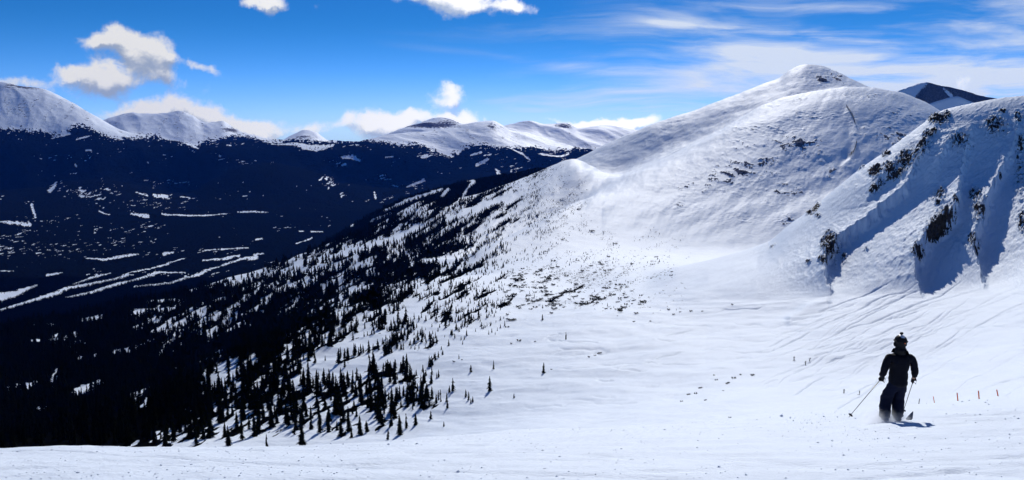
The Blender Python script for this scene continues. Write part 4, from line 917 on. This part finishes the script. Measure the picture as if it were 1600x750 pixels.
# poles: held, so things of their own
def ski_pole(hand, tip, label):
    g0 = Vector(gp); d = (hand - tip).normalized(); top = hand + d * .07
    o = empty('ski_pole', g0 + tip * KS, label, 'ski pole'); o.scale = (KS, KS, KS); T = tip
    bm = bmesh.new(); tube(bm, [tip - T + d * .02, top - T - d * .05], [.0055, .0075], 8); bm_obj('shaft', bm, MAT['metal'], o)
    bm = bmesh.new(); tube(bm, [hand - T - d * .075, hand - T - d * .06, hand - T + d * .06, top - T], [.011, .016, .016, .021], 10); bm_obj('grip', bm, MAT['black'], o)
    bm = bmesh.new(); a = d.orthogonal().normalized(); b = d.cross(a); c = T - T + d * .07
    tube(bm, [c - d * .006, c + d * .006], [.045, .040], 14); bm_obj('basket', bm, MAT['black'], o)
    bm = bmesh.new(); tube(bm, [Vector((0, 0, 0)), d * .03], [.002, .005], 6); bm_obj('tip', bm, MAT['metal'], o)
    bm = bmesh.new(); w0 = top - T - d * .01; tube(bm, [w0, w0 + Vector((.02, -.05, -.04)), w0 + Vector((.01, -.05, -.12)), w0 - d * .09], .006, 6); bm_obj('strap', bm, MAT['black'], o)
ski_pole(HL, tipL, 'ski pole in the skier\'s left hand, slanting out to the left over the snow')
ski_pole(HR, tipR, 'ski pole in the skier\'s right hand, planted almost upright beside the boots')
# skis, mostly under the loose snow, tips to the right and away
def ski(c, ang, label):
    o = empty('ski', Vector(gp) + Vector(c) * KS, label, 'ski', None, ang); o.scale = (KS, KS, KS)
    bm = bmesh.new(); n = 26; prev = None
    for i in range(n + 1):
        u = i / n * 2 - 1; x = u * .84; w = .050 + .012 * u * u - (.055 * max(0, (abs(u) - .93) / .07) ** 2); w = max(.008, w); z = .19 * max(0, (u - .78) / .22) ** 2 + .02 * max(0, (-u - .93) / .07)
        ring = [bm.verts.new(q) for q in ((x, -w, z), (x, w, z), (x, w, z + .012), (x, -w, z + .012))]
        if prev:
            for k in range(4): bm.faces.new((prev[k], prev[(k + 1) % 4], ring[(k + 1) % 4], ring[k]))
        else: bm.faces.new(ring)
        prev = ring
    bm.faces.new(prev[::-1]); bm_obj('board', bm, MAT['ski'], o, False)
    for bx_, ln in ((-.16, .08), (.17, .07)):
        bm = bmesh.new(); bmesh.ops.create_cube(bm, size=1.0)
        for v in bm.verts: v.co = Vector((v.co.x * ln + bx_, v.co.y * .07, v.co.z * .035 + .032))
        bmesh.ops.bevel(bm, geom=bm.edges[:], offset=.008, segments=2, affect='EDGES'); bm_obj('binding', bm, MAT['black'], o)
ski((-.24, .0, -.20), R(62), 'left ski under the skier, sunk in the powder')
ski((-.22, .14, -.15), R(20), 'right ski under the skier, its tip curling up out of the powder')
# powder thrown up round the legs
pm = bpy.data.materials.new('flying_powder'); pm.use_nodes = True; PN = NT(pm.node_tree); PN.n.clear()
tcn = PN.node('ShaderNodeTexCoord').outputs['Object']
sp_ = PN.node('ShaderNodeSeparateXYZ'); PN.put(sp_.inputs[0], tcn)
ln_ = PN.node('ShaderNodeVectorMath', operation='LENGTH'); PN.put(ln_.inputs[0], tcn)
fall = PN.step(PN.add(ln_.outputs['Value'], PN.mul(PN.noise(tcn, 2.2, 4, .6).outputs['Fac'], .5)), 1.15, .45)
pvn = PN.node('ShaderNodeVolumePrincipled'); pvn.inputs['Anisotropy'].default_value = .55; pvn.inputs['Color'].default_value = (.97, .98, 1, 1); PN.put(pvn.inputs['Density'], PN.mul(fall, 5.0))
pon = PN.node('ShaderNodeOutputMaterial'); PN.put(pon.inputs['Volume'], pvn.outputs[0])
bm = bmesh.new(); ball(bm, (0, 0, 0), (1, 1, 1), 24, 16); po = bm_obj('powder_spray', bm, pm)
po.location = Vector(gp) + Vector((-.22, -.05, .0)); po.scale = (.72, .5, .36); po['kind'] = 'stuff'

# -- small figures far down the bowl
def far_skier(x, y, hp, label, col, lean, arm):
    p, i, j = ground_at(x, y); s = hp / FPX * p[1] / 1.78
    o = empty('person', p, label, 'skier', 'skiers far down the bowl', tr.uniform(0, 6.28)); o.scale = (s, s, s)
    js = [(0, 0, .95, .15, .12), (lean * .3, 0, 1.3, .19, .13), (lean * .4, 0, 1.5, .07, .07), (lean * .45, 0, 1.66, .11, .12), (-.22, 0, 1.38, .08, .08), (-.34, .1, 1.08, .06, .06), (-.32, .25 * arm, .95, .05, .05),
          (.24, 0, 1.38, .08, .08), (.36, .1, 1.1, .06, .06), (.4, .25 * arm, 1.0, .05, .05), (-.12, .05, .5, .09, .09), (-.16, -.05, .05, .07, .07), (.12, .05, .5, .09, .09), (.18, -.05, .05, .07, .07)]
    b = skin_mesh('body', js, [(0, 1), (1, 2), (2, 3), (1, 4), (4, 5), (5, 6), (1, 7), (7, 8), (8, 9), (0, 10), (10, 11), (0, 12), (12, 13)], col, o, 1)
    for sx_ in (-.16, .18):
        bm = bmesh.new(); tube(bm, [(sx_, -.7, .03), (sx_, 0, .02), (sx_, .8, .03), (sx_, .9, .1)], .04, 6); bm_obj('ski', bm, MAT['black'], o)
dk1 = pmat('dark_clothes', (.02, .022, .03), .8, .1); dk2 = pmat('olive_clothes', (.03, .035, .02), .8, .1)
far_skier(1241, 564, 8, 'tiny dark skier far off, leftmost of the three close together down the bowl', dk1, 0, .5)
far_skier(1258.5, 571, 8, 'tiny dark skier far off, lowest of the three close together down the bowl', dk2, .3, 1)
far_skier(1265, 565, 7, 'tiny leaning skier far off, right one of the three close together', dk1, 1, 1)
far_skier(1318.5, 615, 8, 'tiny thin figure left of the skier\'s pole, farther from the big skier', dk2, 0, .5)
far_skier(1342.5, 617, 8, 'tiny dark figure just above the slanting ski pole, nearer to the big skier', dk1, .1, .5)
# -- orange marker poles on the right
def marker(x, y, hp, tilt, label):
    p, i, j = ground_at(x, y); hh = hp / FPX * p[1]
    o = empty('marker_pole', p, label, 'marker pole', 'orange marker poles in a line'); o.rotation_euler = (0, R(tilt), 0)
    bm = bmesh.new(); tube(bm, [(0, 0, -.2), (0, 0, hh * .5), (0, 0, hh)], [.045, .043, .04], 8); bm_obj('pole', bm, MAT['pole_orange'], o)
    bm = bmesh.new(); tube(bm, [(0, 0, hh * .62), (0, 0, hh * .8)], .042, 8); bm_obj('band', bm, MAT['pole_orange'], o)
marker(1460, 648, 11, -14, 'orange marker pole leaning left, first of the line from the skier, lowest')
marker(1496.5, 641, 14, -10, 'orange marker pole, second of the line from the skier')
marker(1530, 630, 14, -9, 'orange marker pole, third of the line from the skier')
marker(1560, 620, 11, -16, 'orange marker pole, last of the line from the skier and highest')
p_, i_, j_ = ground_at(1436, 648); o = empty('marker_stake', p_, 'short dark stake in the snow between the skier and the orange poles', 'stake')
bm = bmesh.new(); tube(bm, [(0, 0, -.1), (.02, 0, .25), (.03, 0, .45)], [.035, .03, .025], 7); bm_obj('stake', bm, MAT['bark'], o)
# -- the snow fences on the big white mountain
def fence(pts, hgt, label):
    P3 = [Vector(ground_at(x, y, 'c1', 'crest3')[0]) for x, y in pts]; o0 = P3[0]
    o = empty('snow_fence', o0, label, 'fence', 'snow fences on the mountain')
    n = 0
    for a_, b_ in zip(P3, P3[1:]):
        d_ = b_ - a_; m_ = max(1, int(d_.length / 9))
        for k in range(m_):
            q0 = a_ + d_ * (k / m_) - o0; q1 = a_ + d_ * ((k + 1) / m_) - o0
            bm = bmesh.new(); tube(bm, [q0 + Vector((0, 0, -3)), q0 + Vector((0, 0, hgt * 1.08))], .28, 6); bm_obj('post', bm, MAT['bark'], o)
            bm = bmesh.new()
            for z in np.linspace(.3, hgt, 6):
                v = [bm.verts.new(q) for q in (q0 + Vector((0, -.12, z - .25)), q1 + Vector((0, -.12, z - .25)), q1 + Vector((0, -.12, z + .22)), q0 + Vector((0, -.12, z + .22)), q0 + Vector((0, .1, z - .25)), q1 + Vector((0, .1, z - .25)), q1 + Vector((0, .1, z + .22)), q0 + Vector((0, .1, z + .22)))]
                for f in ((0, 1, 2, 3), (7, 6, 5, 4), (0, 4, 5, 1), (3, 2, 6, 7), (0, 3, 7, 4), (1, 5, 6, 2)): bm.faces.new([v[t] for t in f])
            bm_obj('slat_panel', bm, MAT['bark'], o, False)
fence([(1322, 167), (1329, 178), (1333, 184), (1336, 194)], 5.5, 'upper crooked dark snow fence on the big white mountain')
fence([(1338, 222), (1337, 230), (1334, 238), (1327, 245)], 5.5, 'lower curved dark snow fence on the big white mountain')
# -- crumbs of snow strewn over the foreground
cr = np.random.default_rng(9); N_ = 2700
r0_, r1_ = rowK['g1'] - 10, rowK['d60']
ci_ = (r0_ + (r1_ - r0_) * cr.random(N_) ** 1.3).astype(int); cj = cr.integers(60, NC - 60, N_)
dn_ = fbm(TX[ci_, cj] * .45, TY[ci_, cj] * .8, 3, 400); kp = (dn_ + cr.random(N_) * .7 > .30); ci_, cj = ci_[kp], cj[kp]
n_ = len(ci_); fx_ = cr.random(n_)
cx_ = TX[ci_, cj] * (1 - fx_) + TX[ci_, cj + 1] * fx_; cy_ = TY[ci_, cj]; cz_ = TZf[ci_, cj] * (1 - fx_) + TZf[ci_, cj + 1] * fx_
base = np.array([(1, 0, 0), (0, 1, 0), (-1, 0, 0), (0, -1, 0), (0, 0, 1), (0, 0, -1)], float); fc = np.array([(0, 1, 4), (1, 2, 4), (2, 3, 4), (3, 0, 4), (1, 0, 5), (2, 1, 5), (3, 2, 5), (0, 3, 5)])
rad = cr.lognormal(-4.65, .40, n_) * np.clip(cy_ / 14, .7, 2.2)
Vb = base[None] * rad[:, None, None] * cr.uniform(.55, 1.35, (n_, 6, 1)) * np.array([1.25, 1.0, .75])[None, None]
Vb = Vb + np.stack([cx_, cy_, cz_ + rad * .25], -1)[:, None]
o = link_mesh('snow_crumbs', Vb.reshape(-1, 3), (fc[None] + (np.arange(n_) * 6)[:, None, None]).reshape(-1, 3), MAT['snowlump'], smooth=False); o['kind'] = 'stuff'
# ------------------------------------------------------------------ the air
hm_ = bpy.data.materials.new('air'); hm_.use_nodes = True; HN = NT(hm_.node_tree); HN.n.clear()
pv = HN.node('ShaderNodeVolumePrincipled'); pv.inputs['Color'].default_value = (.02, .18, 1.0, 1); pv.inputs['Density'].default_value = 0.75e-5; pv.inputs['Anisotropy'].default_value = 0.35
ho = HN.node('ShaderNodeOutputMaterial'); HN.put(ho.inputs['Volume'], pv.outputs[0])
zlo = float(TZf.min()) - 1.0; zhi = max(float(TZf.max()), 20) + 60
bx0, bx1, by0, by1 = -17800, 17800, -60, 17800
V = [(x, y, z) for z in (zlo, zhi) for y in (by0, by1) for x in (bx0, bx1)]
o = link_mesh('haze', V, [(0, 2, 3, 1), (4, 5, 7, 6), (0, 1, 5, 4), (1, 3, 7, 5), (3, 2, 6, 7), (2, 0, 4, 6)], hm_, smooth=False)
o['kind'] = 'stuff'
